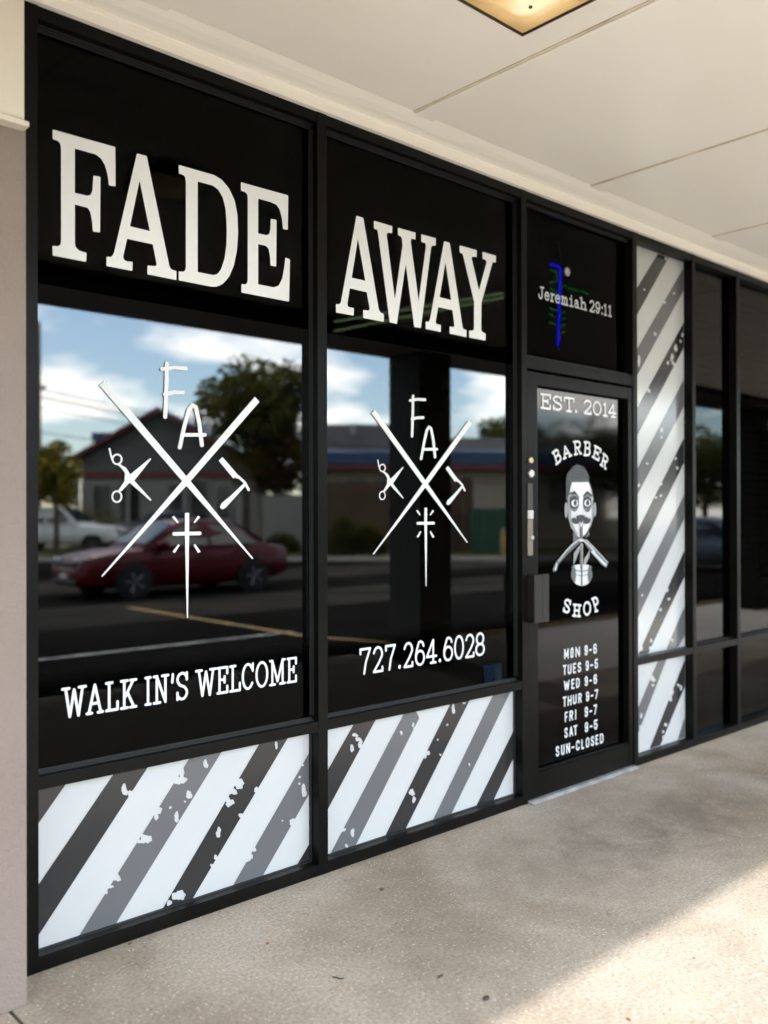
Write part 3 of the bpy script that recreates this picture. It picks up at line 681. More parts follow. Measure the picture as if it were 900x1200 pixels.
h3 = [([(285,235,12,16),(105,490,9,9),(350,520,9,9),(272,595,12,12),(195,855,10,18),(62,1080,10,60),(420,865,9,16),(405,915,8,12),(365,975,12,35),(335,1050,12,35),(300,1095,10,14),(345,1100,14,16)], 740, 270, 7.053),
      ([(135,185,14,16),(120,170,10,10),(235,495,10,18),(235,550,9,9),(122,755,9,10),(57,925,7,18),(345,715,9,10),(357,790,10,12),(230,915,10,10),(228,1005,9,11),(190,1020,9,9)], 740, 430, 6.667),
      ([(165,360,7,18),(175,408,6,7),(135,458,6,7),(92,603,6,8),(90,640,7,10),(45,640,7,14),(50,390,4,6),(190,600,5,8)], 740, 600, 4)]
e = lambda a, b: ((748, a), (802, b))
striped('striped_panel', 4.6125, 5.2385, .6195, 3.0295, (742, 272, 810, 775),
    [(e(334.5, 246.5), e(366, 268)), (e(475.5, 375.9), e(507.5, 405.7)), (e(620, 511.5), e(650, 541.5)), (((751,760),(800,648.8)), ((761,762.5),(800,680)))],
    [(e(406, 311.5), e(437.5, 338.4)), (e(547, 443), e(577.5, 474.8)), (e(690, 579), e(722.5, 607)), (((781,760),(800,715)), ((794,760),(802,745)))], h3, 'tall glossy white panel with diagonal charcoal and grey stripes right of the door')
h4 = [([(100,783,10,14),(100,812,6,7),(45,955,5,12),(40,1010,4,10),(220,812,6,8),(232,825,5,16),(190,845,8,14),(182,872,8,14),(160,997,7,10),(148,1030,5,8),(148,1055,5,7)], 740, 600, 4)]
striped('striped_panel', 4.6125, 5.2385, .0465, .5775, (742, 765, 810, 895),
    [(((760,880),(800,778.8)), ((772.5,876),(800,810)))], [(((747.5,830),(770.5,775)), ((747.5,860),(781,772.5))), (((792.5,871),(800,847.5)), ((800.5,871),(808,847.5)))], h4, 'short striped panel at the foot of the tall one')

# --- transom lettering
g = Grid((624, 328, 722, 378), .22, GLASS)
def slant(items, f):
    """letters of a small row whose base line the photo shows sloping with the glass"""
    return items
row = [('J',629.8,637),('e',637.2,643.5),('r',644.2,649.3),('e',649.6,656),('m',656.6,665.2),('i',666.2,671.6),('a',672.2,678.2),('h',678.8,687.2),('2',690,696),('9',697,702.6),(':',703.6,706),('1',706.6,710.8),('1',711.6,716.4)]
D_('verse_lettering', g, text_row(g, SLAB, row, [(634, 351.5), (714, 371)], [(636, 336), (714, 358)], .0095), K['vinyl_grey'], wt, 'pale slab serif line Jeremiah 29:11', .004)

# --- door
door = P(MB().box(3.607, 3.690, .004, .05, .014, 2.172, .003).box(4.522, 4.560, .004, .05, .014, 2.172, .003)
         .box(3.690, 4.522, .005, .049, 2.106, 2.171, .002).box(3.690, 4.522, .005, .049, .015, .138, .002)
         .box(3.690, 4.522, .012, .03, .138, .150, .003), 'door', K['black_alu'], label='black entrance door lettered EST. 2014 BARBER SHOP with opening hours')
DG = .040
P(box(3.6905, 4.5215, DG, DG+.006, .1385, 2.1055), 'door_glass', K['door_glass'], door)
def dpx(x0, x1): return px1(x0, 600, 0)[0], px1(x1, 600, 0)[0]
def zpx(y, x=621): return px1(x, y, 0)[1]
def lock(name, cx, cy, r, m, dep=.014):
    X = px1(cx, cy, 0)[0]
    return P(MB().lathe([(r, .0035), (r, -dep*.6), (r*.82, -dep), (r*.45, -dep), (r*.42, -dep+.002)], (X, 0, zpx(cy)), 'y', 20), name, m, door, smooth=False)
lock('lock_cylinder', 620.5, 539.5, .017, K['brass']); lock('lock_cylinder', 621.2, 555, .021, K['steel'])
xa, xb = dpx(617.8, 623.8)
P(box(xa, xb, -.004, .0038, zpx(597), zpx(566.5), .0015), 'latch_plate', K['bronze'], door)
P(box(xa, xb+.002, -.006, .0038, zpx(608), zpx(598), .0015), 'latch_bolt', K['steel'], door)
P(box(xa, xb, -.004, .0038, zpx(651), zpx(608.6), .0015), 'latch_plate', mat('pale_bronze', (.20, .16, .125), .4, .6), door)
lock('lock_cylinder', 622.2, 630, .013, K['steel'], .012)
hz0, hz1 = px1(627, 730.5, -.05)[1], px1(627, 674, -.05)[1]
hx0 = px1(627, 700, -.05)[0]; hx1 = px1(643.8, 700, -.05)[0]
hd = MB().prism([(hx0, -.006), (hx0, -.046), (hx0+.004, -.050), (hx0+.045, -.050), (hx0+.052, -.045), (hx0+.075, -.045), (hx0+.082, -.050), (hx1-.003, -.050), (hx1, -.047), (hx1, -.036), (hx1-.006, -.036), (hx0+.03, -.036), (hx0+.03, -.006)], 'z', hz0, hz1)
hd.box(hx0, hx0+.035, -.006, .0038, hz0+.02, hz1-.02)
P(hd, 'door_handle', K['dark_bronze'], door)
# door lettering
g = Grid((628, 455, 728, 500), .22, DG)
row = [('E',632.8,645),('S',647,658),('T',660,672.4),('.',672.8,675.8),('2',683.2,692.8),('0',694,704),('1',705.5,711.5),('4',712,721.3)]
D_('year_lettering', g, text_row(g, SLAB, row, [(640, 480), (716, 489.3)], [(640, 462.3), (716, 471.8)], .0115), K['vinyl'], door, 'white slab serif line EST. 2014', .003)
z = lambda x, y: (630+x/8.18, 440+y/8.18)
g = Grid((642, 510, 718, 555), .2, DG)
F = U(*[glyph_at(g, SLAB, c, z(*a), z(*b), z(*d), .0115) for c, a, b, d in (
    ('B', (172,866), (232,815), (130,738)), ('A', (240,810), (328,772), (212,690)), ('R', (345,768), (420,758), (334,628)),
    ('B', (432,772), (500,776), (440,628)), ('E', (514,785), (584,826), (540,662)), ('R', (592,858), (652,908), (622,735)))])
D_('barber_lettering', g, F, K['vinyl_low'], door, 'white arched word BARBER', .003)
z = lambda x, y: (630+x/6, 540+y/6)
g = Grid((654, 694, 706, 728), .2, DG)
F = U(*[glyph_at(g, SLAB, c, z(*a), z(*b), z(*d), .0115) for c, a, b, d in (
    ('S', (172,1062), (218,1080), (190,962)), ('H', (240,1095), (300,1101), (246,1003)), ('O', (320,1095), (374,1082), (316,993)), ('P', (400,1068), (442,1048), (372,968)))])
D_('shop_lettering', g, F, K['vinyl_low'], door, 'white arched word SHOP', .003)
q = lambda x, y: (640+x/7.737, 740+y/7.737)
rows = [  # letters with left/right zoom pixel, then base-left, base-right, cap-left, cap-right zoom pixel
 ([('M',160,200),('O',217,243),('N',262,302),('9',345,372),('-',385,410),('6',425,455)], [(165,248),(450,203)], [(165,152),(450,113)]),
 ([('T',147,182),('U',193,225),('E',240,268),('S',282,313),('9',355,382),('-',396,422),('5',436,465)], [(165,393),(460,338)], [(165,300),(460,250)]),
 ([('W',158,208),('E',225,253),('D',268,300),('9',346,373),('-',387,412),('6',427,457)], [(170,532),(450,477)], [(170,440),(450,390)]),
 ([('T',147,182),('H',192,226),('U',240,272),('R',287,318),('9',358,385),('-',400,425),('7',436,467)], [(165,680),(455,612)], [(165,588),(455,526)]),
 ([('F',166,192),('R',208,240),('I',255,272),('9',346,374),('-',388,412),('7',425,457)], [(175,820),(440,755)], [(175,727),(440,664)]),
 ([('S',162,192),('A',205,240),('T',244,280),('9',348,376),('-',392,416),('5',430,462)], [(175,962),(450,890)], [(175,870),(450,800)]),
 ([('S',84,115),('U',132,163),('N',178,212),('-',225,252),('C',268,300),('L',316,340),('O',357,388),('S',402,432),('E',444,470),('D',485,516)], [(100,1130),(500,1015)], [(100,1037),(500,925)]),
]
for (items, b, c), nm in zip(rows, ('MON 9-6', 'TUES 9-5', 'WED 9-6', 'THUR 9-7', 'FRI 9-7', 'SAT 9-5', 'SUN-CLOSED')):
    b, c = [q(*p) for p in b], [q(*p) for p in c]
    g = Grid((648, c[1][1]-4, 710, b[0][1]+5), .22, DG)
    F = text_row(g, SANS, [(ch, q(a, 0)[0], q(d, 0)[0]) for ch, a, d in items], b, c, .0088)
    D_('hours_lettering', g, F, K['vinyl_low'], door, 'white sans serif line '+nm, .003)
# portrait print on the door
tones = {n: mat('print_tone_'+n, (v, v, v*1.02), .4) for n, v in (('white', .74), ('pale', .50), ('silver', .22), ('mid', .075), ('shade', .012), ('ink', .004))}
g = Grid((644, 540, 714, 690), .3, DG)
x, y = (g.x-630)*6, (g.y-540)*6
p = lambda *L: f_poly(x, y, [list(L)]); l = lambda w, *L: f_line(x, y, list(L), w); e = lambda *a: f_ell(x, y, *a)
face = p((238,150),(355,148),(372,200),(386,260),(388,400),(372,455),(335,515),(302,545),(268,522),(232,470),(212,400),(208,262),(225,200))
port = D_('portrait_print', g, face, tones['pale'], door, 'grey printed head of a moustached man above crossed razors', .003)
def layer(n, F, tone, off): D_(n, g, F, tones[tone], port, None, off)
layer('highlight', np.minimum(U(p((245,158),(350,156),(365,205),(330,215),(315,250),(300,400),(285,250),(268,215),(245,200)), p((310,470),(360,440),(345,490),(312,525))), face-3), 'white', .0034)
layer('jaw_shade', np.minimum(U(p((212,400),(208,262),(225,200),(232,300),(232,420),(280,520),(268,522),(232,470)), p((388,400),(386,260),(378,300),(374,420),(340,508),(372,455))), face), 'silver', .0036)
hair = U(p((196,128),(205,88),(268,24),(300,34),(340,72),(358,110),(358,148),(330,144),(235,148),(225,200),(208,262),(196,285),(196,205)), p((355,140),(368,165),(390,250),(392,285),(384,262),(372,200)))
layer('hair', hair, 'shade', .0038)
layer('hair_strand', U(*[l(2.6, (208+i*6, 118-i*19), (265+i*14, 128-i*22), (330+i*3, 140-i*13)) for i in range(5)], l(4, (215,135),(280,142),(350,136))), 'mid', .0042)
layer('ear', e(197, 345, 11, 56), 'silver', .0038); layer('ear', e(398, 342, 10, 52), 'silver', .0038)
layer('eye_socket', U(e(254, 290, 34, 66), e(345, 292, 31, 68), l(12, (222,232),(255,218),(285,258)), l(12, (318,248),(345,218),(376,246))), 'ink', .0044)
layer('brow_light', U(l(6, (232,250),(258,238),(280,262)), l(6, (326,255),(348,240),(368,262)), l(6, (240,338),(262,345),(280,328)), l(6, (326,335),(345,345),(364,330))), 'silver', .0050)
layer('eye', U(e(256, 298, 23, 24), e(345, 297, 22, 24)), 'white', .0052)
layer('pupil', U(e(258, 297, 13, 20), e(346, 296, 13, 20)), 'ink', .0058)
layer('moustache', U(e(264, 416, 31, 29), e(337, 416, 31, 29), p((270,385),(300,378),(330,385),(318,440),(300,465),(284,440))), 'shade', .0052)
layer('moustache_light', U(l(9, (243,398),(256,388),(262,400)), l(9, (330,392),(345,384),(354,402)), p((286,425),(300,440),(316,420),(305,468),(296,468))), 'pale', .0058)
layer('neck', U(p((245,500),(300,548),(248,600)), p((358,490),(362,520),(318,555),(330,545))), 'mid', .0034)
layer('pole', U(l(22, (302,455),(302,545)), l(20, (304,588),(304,752)), p((250,650),(285,600),(300,600),(262,700),(245,735)), p((362,628),(360,670),(330,735),(318,730),(322,690))), 'silver', .0048)
layer('pole_line', U(l(5, (296,462),(296,545)), l(5, (309,462),(309,545)), l(4, (298,600),(300,750)), l(7, (304,752),(304,872))), 'ink', .0066)
ball = U(np.minimum(e(305, 800, 74, 78), -(735-y)), np.minimum(e(305, 750, 72, 22), 1e9))
layer('pole_ball', ball, 'pale', .0044)
layer('ball_shade', np.minimum(U(e(242, 800, 22, 70), e(368, 800, 22, 70), l(7, (236,762),(305,778),(376,762)), l(5, (240,795),(305,808),(372,795))), ball), 'mid', .0056)
rz_l = p((272,546),(302,556),(296,572),(205,655),(140,728),(130,770),(106,781),(99,766),(122,712),(190,632))
rz_r = p((308,556),(330,548),(395,620),(490,716),(478,752),(445,732),(365,640))
layer('razor', U(rz_l, rz_r), 'mid', .0060)
layer('razor_edge', U(l(7, (288,552),(235,590),(190,638)), l(6, (190,640),(140,705)), l(9, (116,768),(128,722)), l(8, (318,560),(370,610),(395,640)), l(16, (380,640),(470,732)), l(5, (335,556),(400,622),(486,716)), f_ell(x, y, 302, 560, 16, 9)), 'pale', .0068)

P(MB().prism([(-.036, .002), (.05, .002), (.05, .012), (-.015, .012)], 'x', 3.6025, 4.5655), 'threshold', K['alu'])
# room behind the glass
ir = MB()
ir.box(1.0, 20, 5.5, 5.6, -.1, 3.3); ir.box(1.0, 1.09, .16, 5.5, -.1, 3.3); ir.box(1.09, 20, .16, 5.5, -.1, -.01); ir.box(1.09, 20, .16, 5.5, 3.12, 3.3)
P(ir, 'interior_wall', K['dark_room'])
bw = MB(); bw.box(-9, 20.0, 5.61, 14, -.1, 3.9); bw.box(19.9, 20.05, -.0, 5.6, -.1, 3.9); bw.box(-9, .999, .21, 5.6, -.1, 3.9)
P(bw, 'building_wall', K['stucco'])

# ================================================================== NEXT SHOP FRONT
nxt = thing('neighbouring_shop_front', 'plain black framed dark glass shop front beyond the tall striped panel', 'shop front', (5.9, 0, 0))
bpy.context.view_layer.update()
NV = [(5.822, 5.865), (6.95, 6.993), (8.05, 8.093), (9.15, 9.193), (10.3, 10.343), (11.5, 11.543), (12.7, 12.743), (14.0, 14.043), (15.4, 15.443)]
nf = MB(); prev = 5.277
bays = []
for a, b in NV:
    nf.box(a, b, 0, .115, .001, ZT, .002)
    nf.box(prev, a, .002, .113, 3.03, ZT-.001); nf.box(prev, a, .002, .113, .578, .619); nf.box(prev, a, .001, .113, .001, .045)
    nf.box(prev+.001, a-.001, .03, .0505, .6195, .632); bays.append((prev, a)); prev = b
P(nf, 'frame', K['black_alu'], nxt)
for i, (a, b) in enumerate(bays):
    P(pane(a+.0005, b-.0005, .6195, 3.0295), 'window', K['far_glass'], nxt)
    P(pane(a+.0005, b-.0005, .0455, .5775), 'low_window', K['far_glass'], nxt)
K['blind'] = mat('brown_blind_slats', (.10, .07, .048), .7)
for i in (0, 1, 2):
    a, b = bays[i]
    vb = thing('window_blind', ('narrow brown slatted blind behind the first plain window', 'brown slatted blind behind the second plain window, beside the mirrored brick column', 'brown slatted blind behind the third plain window')[i], 'blind', ((a+b)/2, .17, 2.9), 0, 'blinds in the plain shop windows')
    bpy.context.view_layer.update()
    sl = MB()
    for k in range(46):
        zz0 = .70+k*.05; sl.prism([(.150, zz0), (.152, zz0-.002), (.190, zz0+.030), (.188, zz0+.032)], 'x', a+.02, b-.02)
    P(sl, 'slats', K['blind'], vb)
    P(box(a+.015, b-.015, .145, .195, 3.0, 3.04), 'head_rail', K['blind'], vb)
P(box(15.443, 20, .0, .2, 0, 3.12), 'wall', K['stucco'], nxt)

# ================================================================== PIER, CANOPY, LAMP
pier = thing('stucco_pier', 'taupe stucco wall pier with a cream head at the left end of the shop front', 'wall', (1.0, -.1, 0))
bpy.context.view_layer.update()
P(MB().box(-9, 1.037, -.17, .2, .0005, 2.60, .012), 'wall', K['stucco'], pier)
P(MB().box(-9, 1.018, -.205, .2, 2.601, 3.125, .006).box(-9, 1.028, -.215, .19, 2.585, 2.6005, .003), 'head_beam', K['cream_head'], pier, 'cream painted beam head')

can = thing('canopy', 'cream painted walkway ceiling with cover strips and dark outer beam over the pavement', 'canopy', (4, -2, 3.1))
bpy.context.view_layer.update()
SO = 3.145
P(box(-12, 20, -3.02, .16, SO, SO+.06), 'ceiling', K['cream'], can)
P(MB().prism([(.15, ZT+.0015), (-.018, ZT+.0015), (-.020, 3.108), (-.032, 3.110), (-.034, 3.116), (-.060, 3.117), (-.085, 3.121), (-.115, 3.130), (-.150, SO-.001), (.15, SO-.001)], 'x', 1.045, 20), 'edge_trim', K['cream'], can)
for k in range(-9, 13):
    x0 = 2.68+1.275*k
    P(MB().box(x0, x0+.115, -3.02, -.13, SO-.0065, SO-.0005, .002), 'cover_strip', K['cream'], can)
    P(MB().box(x0-.015, x0-.0003, -3.02, -.12, SO-.0035, SO-.0006), 'joint_line', K['cream_dirty'], can)  # joint with the strip's shadow put into its colour
P(MB().box(-12, 20, -3.85, -3.021, 3.05, 3.9), 'outer_beam', K['dark_soffit'], can)
P(MB().box(-12, 20, -3.02, 14, SO+.061, 3.9), 'roof', K['dark_soffit'], can)
for cx in (-8.05, -.8, 6.45, 13.6):
    P(MB().box(cx-.22, cx+.22, -3.74, -3.30, LOT, 3.049, .01), 'column', K['column'], can)

lamp = thing('ceiling_lamp', 'lit square ceiling lamp with bronze rim and amber glass under the canopy', 'lamp', (2.30, -1.06, SO))
bpy.context.view_layer.update()
_a, _b = (612-450)/FPX, (600-44)/FPX; _v = _f+_a*_r+_b*_u; _k = (SO-.07-CAMH)/_v[2]
lx1, ly1 = _v[0]*_k, _v[1]*_k-CAMD; lx0, ly0 = lx1-.34, ly1-.34
lm = MB()
def ringq(ins, zz_): return [(lx0+ins, ly0+ins, zz_), (lx1-ins, ly0+ins, zz_), (lx1-ins, ly1-ins, zz_), (lx0+ins, ly1-ins, zz_)]
lm.loft([ringq(.03, SO-.001), ringq(.012, SO-.03), ringq(0, SO-.062), ringq(.004, SO-.070), ringq(.010, SO-.070), ringq(.011, SO-.062)])
P(lm, 'rim', K['bronze'], lamp)
lens_m = bpy.data.materials.new('lit_amber_glass'); lens_m.use_nodes = True
n = lens_m.node_tree; pb = n.nodes['Principled BSDF']; pb.inputs['Base Color'].default_value = (.6, .42, .2, 1); pb.inputs['Roughness'].default_value = .25
geo = n.nodes.new('ShaderNodeNewGeometry'); vd = n.nodes.new('ShaderNodeVectorMath'); vd.operation = 'DISTANCE'
vd.inputs[1].default_value = ((lx0+lx1)/2, (ly0+ly1)/2, SO-.07)
n.links.new(geo.outputs['Position'], vd.inputs[0])
nr = n.nodes.new('ShaderNodeTexNoise'); nr.inputs['Scale'].default_value = 18; n.links.new(geo.outputs['Position'], nr.inputs['Vector'])
ad = n.nodes.new('ShaderNodeMath'); ad.operation = 'MULTIPLY_ADD'; ad.inputs[1].default_value = .10; n.links.new(nr.outputs['Fac'], ad.inputs[0]); n.links.new(vd.outputs['Value'], ad.inputs[2])
rr = n.nodes.new('ShaderNodeValToRGB'); ee = rr.color_ramp.elements
ee[0].position = .07; ee[0].color = (1.0, .86, .60, 1); ee[1].position = .24; ee[1].color = (.20, .115, .04, 1)
m1 = ee.new(.14); m1.color = (.48, .31, .13, 1)
n.links.new(ad.outputs[0], rr.inputs[0]); n.links.new(rr.outputs[0], pb.inputs['Emission Color']); pb.inputs['Emission Strength'].default_value = .19
ls = MB(); c = [(lx0+lx1)/2, (ly0+ly1)/2]
ls.loft([ringq(.0115, SO-.058), ringq(.0118, SO-.064), ringq(.09, SO-.086), ringq(.165, SO-.098)])
P(ls, 'amber_glass', lens_m, lamp)
P(MB().lathe([(.006, SO-.0975), (.006, SO-.103), (.003, SO-.105)], (c[0], c[1], 0), 'z', 12), 'finial', K['bronze'], lamp)

# ================================================================== BEHIND THE GLASS
NY = .32
neon = thing('neon_sign', 'blue neon tube sign with dim green letters hanging behind the small window above the door', 'neon sign', (px1(655, 360, NY)[0], NY, 2.6))
bpy.context.view_layer.update()
K['neon_blue'] = mat('lit_blue_neon', (.0, .0, .1), .3, emit=((.004, .004, 1.0), .6))
K['neon_green'] = mat('dim_green_neon', (.0, .05, .01), .4, emit=((.01, .5, .06), .085))
z = lambda x, y: (lambda a: (a[0], NY, a[1]))(px1(620+x/8.571, 300+y/8.571, NY))
P(MB().tube([z(*a) for a in ((212,82),(250,94),(285,104),(305,112),(314,126),(316,150),(313,250),(308,400),(302,600),(296,780),(292,908))], .0068, 10), 'blue_tube', K['neon_blue'], neon, smooth=True)
gt = MB()
for L in (((212,140),(245,148),(268,162),(278,200),(276,228)), ((210,268),(285,258)), ((212,330),(280,362)), ((210,390),(270,420)), ((212,520),(240,540),(280,545)), ((205,580),(240,605)), ((205,665),(265,690)), ((335,300),(370,305)), ((390,322),(490,352)), ((520,352),(595,388)), ((330,565),(362,565)), ((330,632),(360,632)), ((330,695),(362,692)), ((328,762),(354,762))):
    gt.tube([z(*a) for a in L], .006, 6)
P(gt, 'green_tube', K['neon_green'], neon)
sx0, sz0 = px1(663, 319, .45)  # added glowing lens in place of the white glare in the transom
sp = thing('spot_lamp', 'lit white spot lamp glaring beside the blue neon behind the small window', 'lamp', (sx0, .45, sz0))
bpy.context.view_layer.update()
K['spot'] = mat('lit_white_spot', (.8, .8, .8), .4, emit=((1.0, .96, .84), .32))
P(MB().lathe([(.026, -.012), (.036, 0), (.036, .05), (.03, .09)], (sx0, .45, sz0), 'y', 20), 'housing', K['dark_room'], sp)
P(MB().lathe([(.002, -.018), (.016, -.016), (.0255, -.0125)], (sx0, .45, sz0), 'y', 20), 'lens', K['spot'], sp)
P(MB().tube([(sx0, .49, sz0+.04), (sx0, .52, sz0+.30), (sx0, .52, 3.11)], .008, 6), 'stem', K['dark_room'], sp)
K['tube'] = mat('lit_fluorescent_tube', (.8, .8, .8), .4, emit=((.70, .85, .50), 1.1))
for k, (pa, pb_) in enumerate((((590, 343.5), (392, 377)), ((590, 348.5), (392, 388)))):
    zc = 2.95
    def onz(pq):
        aa = (pq[0]-450)/FPX; bb = (600-pq[1])/FPX; v = _f+aa*_r+bb*_u; kk = (zc-CAMH)/v[2]
        return Vector((v[0]*kk, v[1]*kk-CAMD, zc))
    A, B = onz(pa), onz(pb_)
    t = thing('fluorescent_lamp', ('lit fluorescent tube on the shop ceiling seen behind the AWAY letters, upper of two', 'lit fluorescent tube on the shop ceiling seen behind the AWAY letters, lower of two')[k], 'lamp', A, 0, 'fluorescent tubes inside the shop')
    bpy.context.view_layer.update()
    P(MB().tube([A, B], .010, 10), 'tube', K['tube'], t)
    P(MB().tube([A+Vector((0, 0, .06)), B+Vector((0, 0, .06))], .03, 6), 'batten', K['dark_room'], t)

# ================================================================== SMALL THINGS ON THE PAVEMENT
def gpx(px, py):
    a = (px-450)/FPX; b = (600-py)/FPX; v = _f+a*_r+b*_u; k = -CAMH/v[2]
    return v[0]*k, v[1]*k-CAMD
def speck(name, label, cat, px, py, pts, m, h=.004, rz=0):
    x, y = gpx(px, py)
    o = MB().prism([(u*.7, v*.7) for u, v in pts], 'z', 0.0005, h).obj(name, m); o.location = (x, y, 0); o.rotation_euler = (0, 0, rz)
    return tag(o, label, cat)
K['leaf_brown'] = mat('dry_brown_leaf', (.16, .085, .035), .8); K['leaf_red'] = mat('dry_red_leaf', (.35, .07, .03), .8); K['pebble'] = mat('dark_pebble', (.07, .06, .055), .8)
LEAF = [(-.012, 0), (-.004, .006), (.006, .005), (.014, 0), (.006, -.005), (-.004, -.005)]
speck('leaf', 'tiny dry reddish leaf on the pavement near the FADE kick panel', 'leaf', 313.5, 1106, LEAF, K['leaf_red'], .003, .4)
speck('leaf', 'tiny orange brown leaf on the sunlit pavement', 'leaf', 737, 1195, LEAF, K['leaf_red'], .003, 1.4)
speck('leaf', 'dark dry leaf lying against the frame foot under the FADE kick panel', 'leaf', 152, 1106.5, LEAF, K['leaf_brown'], .003, .1)
speck('twig', 'small dark twig on the shaded pavement', 'twig', 396, 1147, [(-.028, -.002), (-.01, .001), (.0, -.003), (.026, .003), (.026, .006), (0, .001), (-.01, .005), (-.028, .002)], K['pebble'], .004, -1.1)
speck('pebble', 'dark flat pebble on the pavement beside the sunlit edge', 'pebble', 570, 1171, [(-.016, -.004), (-.006, -.011), (.010, -.009), (.017, .002), (.007, .010), (-.009, .009)], K['pebble'], .007)
speck('pebble', 'small dark pebble on the shaded pavement in front of the AWAY kick panel', 'pebble', 447, 1043, [(-.012, -.004), (-.004, -.009), (.009, -.007), (.013, .002), (.005, .008), (-.007, .007)], K['pebble'], .006)
speck('pebble', 'narrow dark pebble on the shaded pavement left of the others', 'pebble', 516, 1145, [(-.018, -.002), (-.004, -.006), (.014, -.004), (.019, .002), (.003, .005), (-.012, .004)], K['pebble'], .005)

# ================================================================== ACROSS THE LOT (mirrored in the windows)
K['tyre'] = mat('tyre_rubber', (.012, .012, .012), .85); K['rim'] = mat('alloy_rim', (.17, .17, .175), .35, .8)
K['car_glass'] = mat('car_window_glass', (.012, .018, .02), .05, spec=.9)
K['headlight'] = mat('headlight_lens', (.30, .29, .26), .12, spec=.8); K['amber'] = mat('amber_lens', (.6, .22, .03), .2)
K['trim_black'] = mat('black_car_trim', (.012, .012, .013), .5); K['plate'] = mat('pale_number_plate', (.5, .5, .48), .5); K['tail'] = mat('tail_lamp_red', (.35, .01, .01), .2)
def car(name, label, paint, loc, rz, body, cab, wheels, wr, belt, cat='car', group=None):
    """body: (x, bottom, top, half width) from tail to nose; cab: (x, top, half width at belt, half width at roof)"""
    t = thing(name, label, cat, loc, rz, group)
    rings = []
    for x, zb, zt, w in body:
        h = zt-zb; half = [(0.0, zb), (.80*w, zb), (.97*w, zb+.10*h), (1.0*w, zb+.40*h), (.985*w, zb+.72*h), (.93*w, zb+.92*h), (.74*w, zt), (0.0, zt+.018)]
        rings.append([(x, a, b) for a, b in half]+[(x, -a, b) for a, b in half[-2:0:-1]])
    P0 = lambda mb, n_, m, par=t, **k: mb.obj(n_, m, par, **k)
    b = P0(MB().loft(rings), 'body', paint, smooth=True)
    rr_ = []
    for x, zt, wb, wt_ in cab:
        zb = belt-.06; half = [(wb, zb), (wb*.99, belt), (wb+(wt_-wb)*.45, belt+(zt-belt)*.5), (wt_, zt-.05), (wt_-.10, zt)]
        rr_.append([(x, a, c) for a, c in half]+[(x, -a, c) for a, c in half[::-1]])
    P0(MB().loft(rr_), 'cabin', paint, smooth=True)
    # windows follow the cabin skin, a few mm proud
    (xr0, zr0, wr0, _), (xr1, zr1, wr1, tr1), (xf1, zf1, wf1, tf1), (xf0, zf0, wf0, _) = cab[0], cab[1], cab[-2], cab[-1]
    zt = min(zr1, zf1)
    def side(x, z_, s):
        f = max(0, min(1, (z_-belt)/(zt-belt))); return (x, s*(wf1+(tf1-wf1)*f+.014), z_)
    xm = (xr1+xf1)/2+.05
    for s in (-1, 1):
        for q_ in (((xm+.04, belt+.03), (xf0-.22, belt+.03), (xf1-.02, zt-.09), (xm+.04, zt-.07)), ((xr0+.35, belt+.04), (xm-.04, belt+.03), (xm-.04, zt-.07), (xr1+.05, zt-.09))):
            w_ = MB(); A = [Vector(side(*p_, s)) for p_ in q_]; B = [v-Vector((0, s*.03, 0)) for v in A]
            w_.loft([A, B]); P0(w_, 'side_window', K['car_glass'])
        m_ = MB().box(-.09, .09, -.11, .11, -.06, .06, .03); mo = P0(m_, 'mirror', paint, smooth=True); mo.location = (xf0-.30, s*(wf0+.12), belt+.06)
    for (x0, z0, w0, x1, z1, w1_, n_) in ((xf0, zf0, wf0, xf1, zf1, tf1, 'windscreen'), (xr0, zr0, wr0, xr1, zr1, tr1, 'rear_window')):
        u_ = Vector((x1-x0, 0, z1-z0)); nn = Vector((-u_.z, 0, u_.x)).normalized()
        if nn.z < 0: nn = -nn
        a_, c_ = Vector((x0, 0, z0))+u_*.10, Vector((x0, 0, z0))+u_*.90
        A = [a_+Vector((0, -w0*.86, 0)), a_+Vector((0, w0*.86, 0)), c_+Vector((0, w1_*.86, 0)), c_+Vector((0, -w1_*.86, 0))]
        P0(MB().loft([[v+nn*.022 for v in A], [v-nn*.02 for v in A]]), n_, K['car_glass'])
    W_ = max(r[3] for r in body)
    for x in wheels:
        for s in (-1, 1):
            P0(MB().lathe([(wr*1.17, 0), (wr*1.17, s*.02)], (x, s*(W_-.012), wr+.015), 'y', 28), 'wheel_arch', K['trim_black'])
            wo = P0(MB().lathe([(wr*.62, -.1*s), (wr*.97, -.1*s), (wr, -.06*s), (wr, .07*s), (wr*.95, .10*s), (wr*.66, .105*s)], (0, 0, 0), 'y', 28), 'wheel', K['tyre'], smooth=False)
            wo.location = (x, s*(W_-.07), wr)
            rm = MB().lathe([(wr*.66, .07*s), (wr*.66, .108*s), (wr*.58, .085*s), (wr*.2, .075*s), (wr*.16, .10*s)], (0, 0, 0), 'y', 28)
            for k in range(5):
                a = 2*math.pi*k/5
                rm.tube([(math.cos(a)*wr*.1, .095*s, math.sin(a)*wr*.1), (math.cos(a)*wr*.62, .10*s, math.sin(a)*wr*.62)], .03, 6)
            P0(rm, 'rim', K['rim'], wo)
    xn, zb, ztn, wn_ = body[-2]
    for s in (-1, 1):
        P0(MB().box(xn-.20, xn+.05, s*wn_*.62-.17, s*wn_*.62+.17, ztn-.13, ztn+.035, .05), 'headlight', K['headlight'])
        P0(MB().box(xn-.33, xn-.17, s*wn_*.93-.08, s*wn_*.93+.08, ztn-.09, ztn+.035, .03), 'indicator', K['amber'])
        x2, _, z2, w2_ = body[1]
        P0(MB().box(x2-.05, x2+.18, s*w2_*.72-.15, s*w2_*.72+.15, z2-.22, z2-.05, .04), 'tail_light', K['tail'])
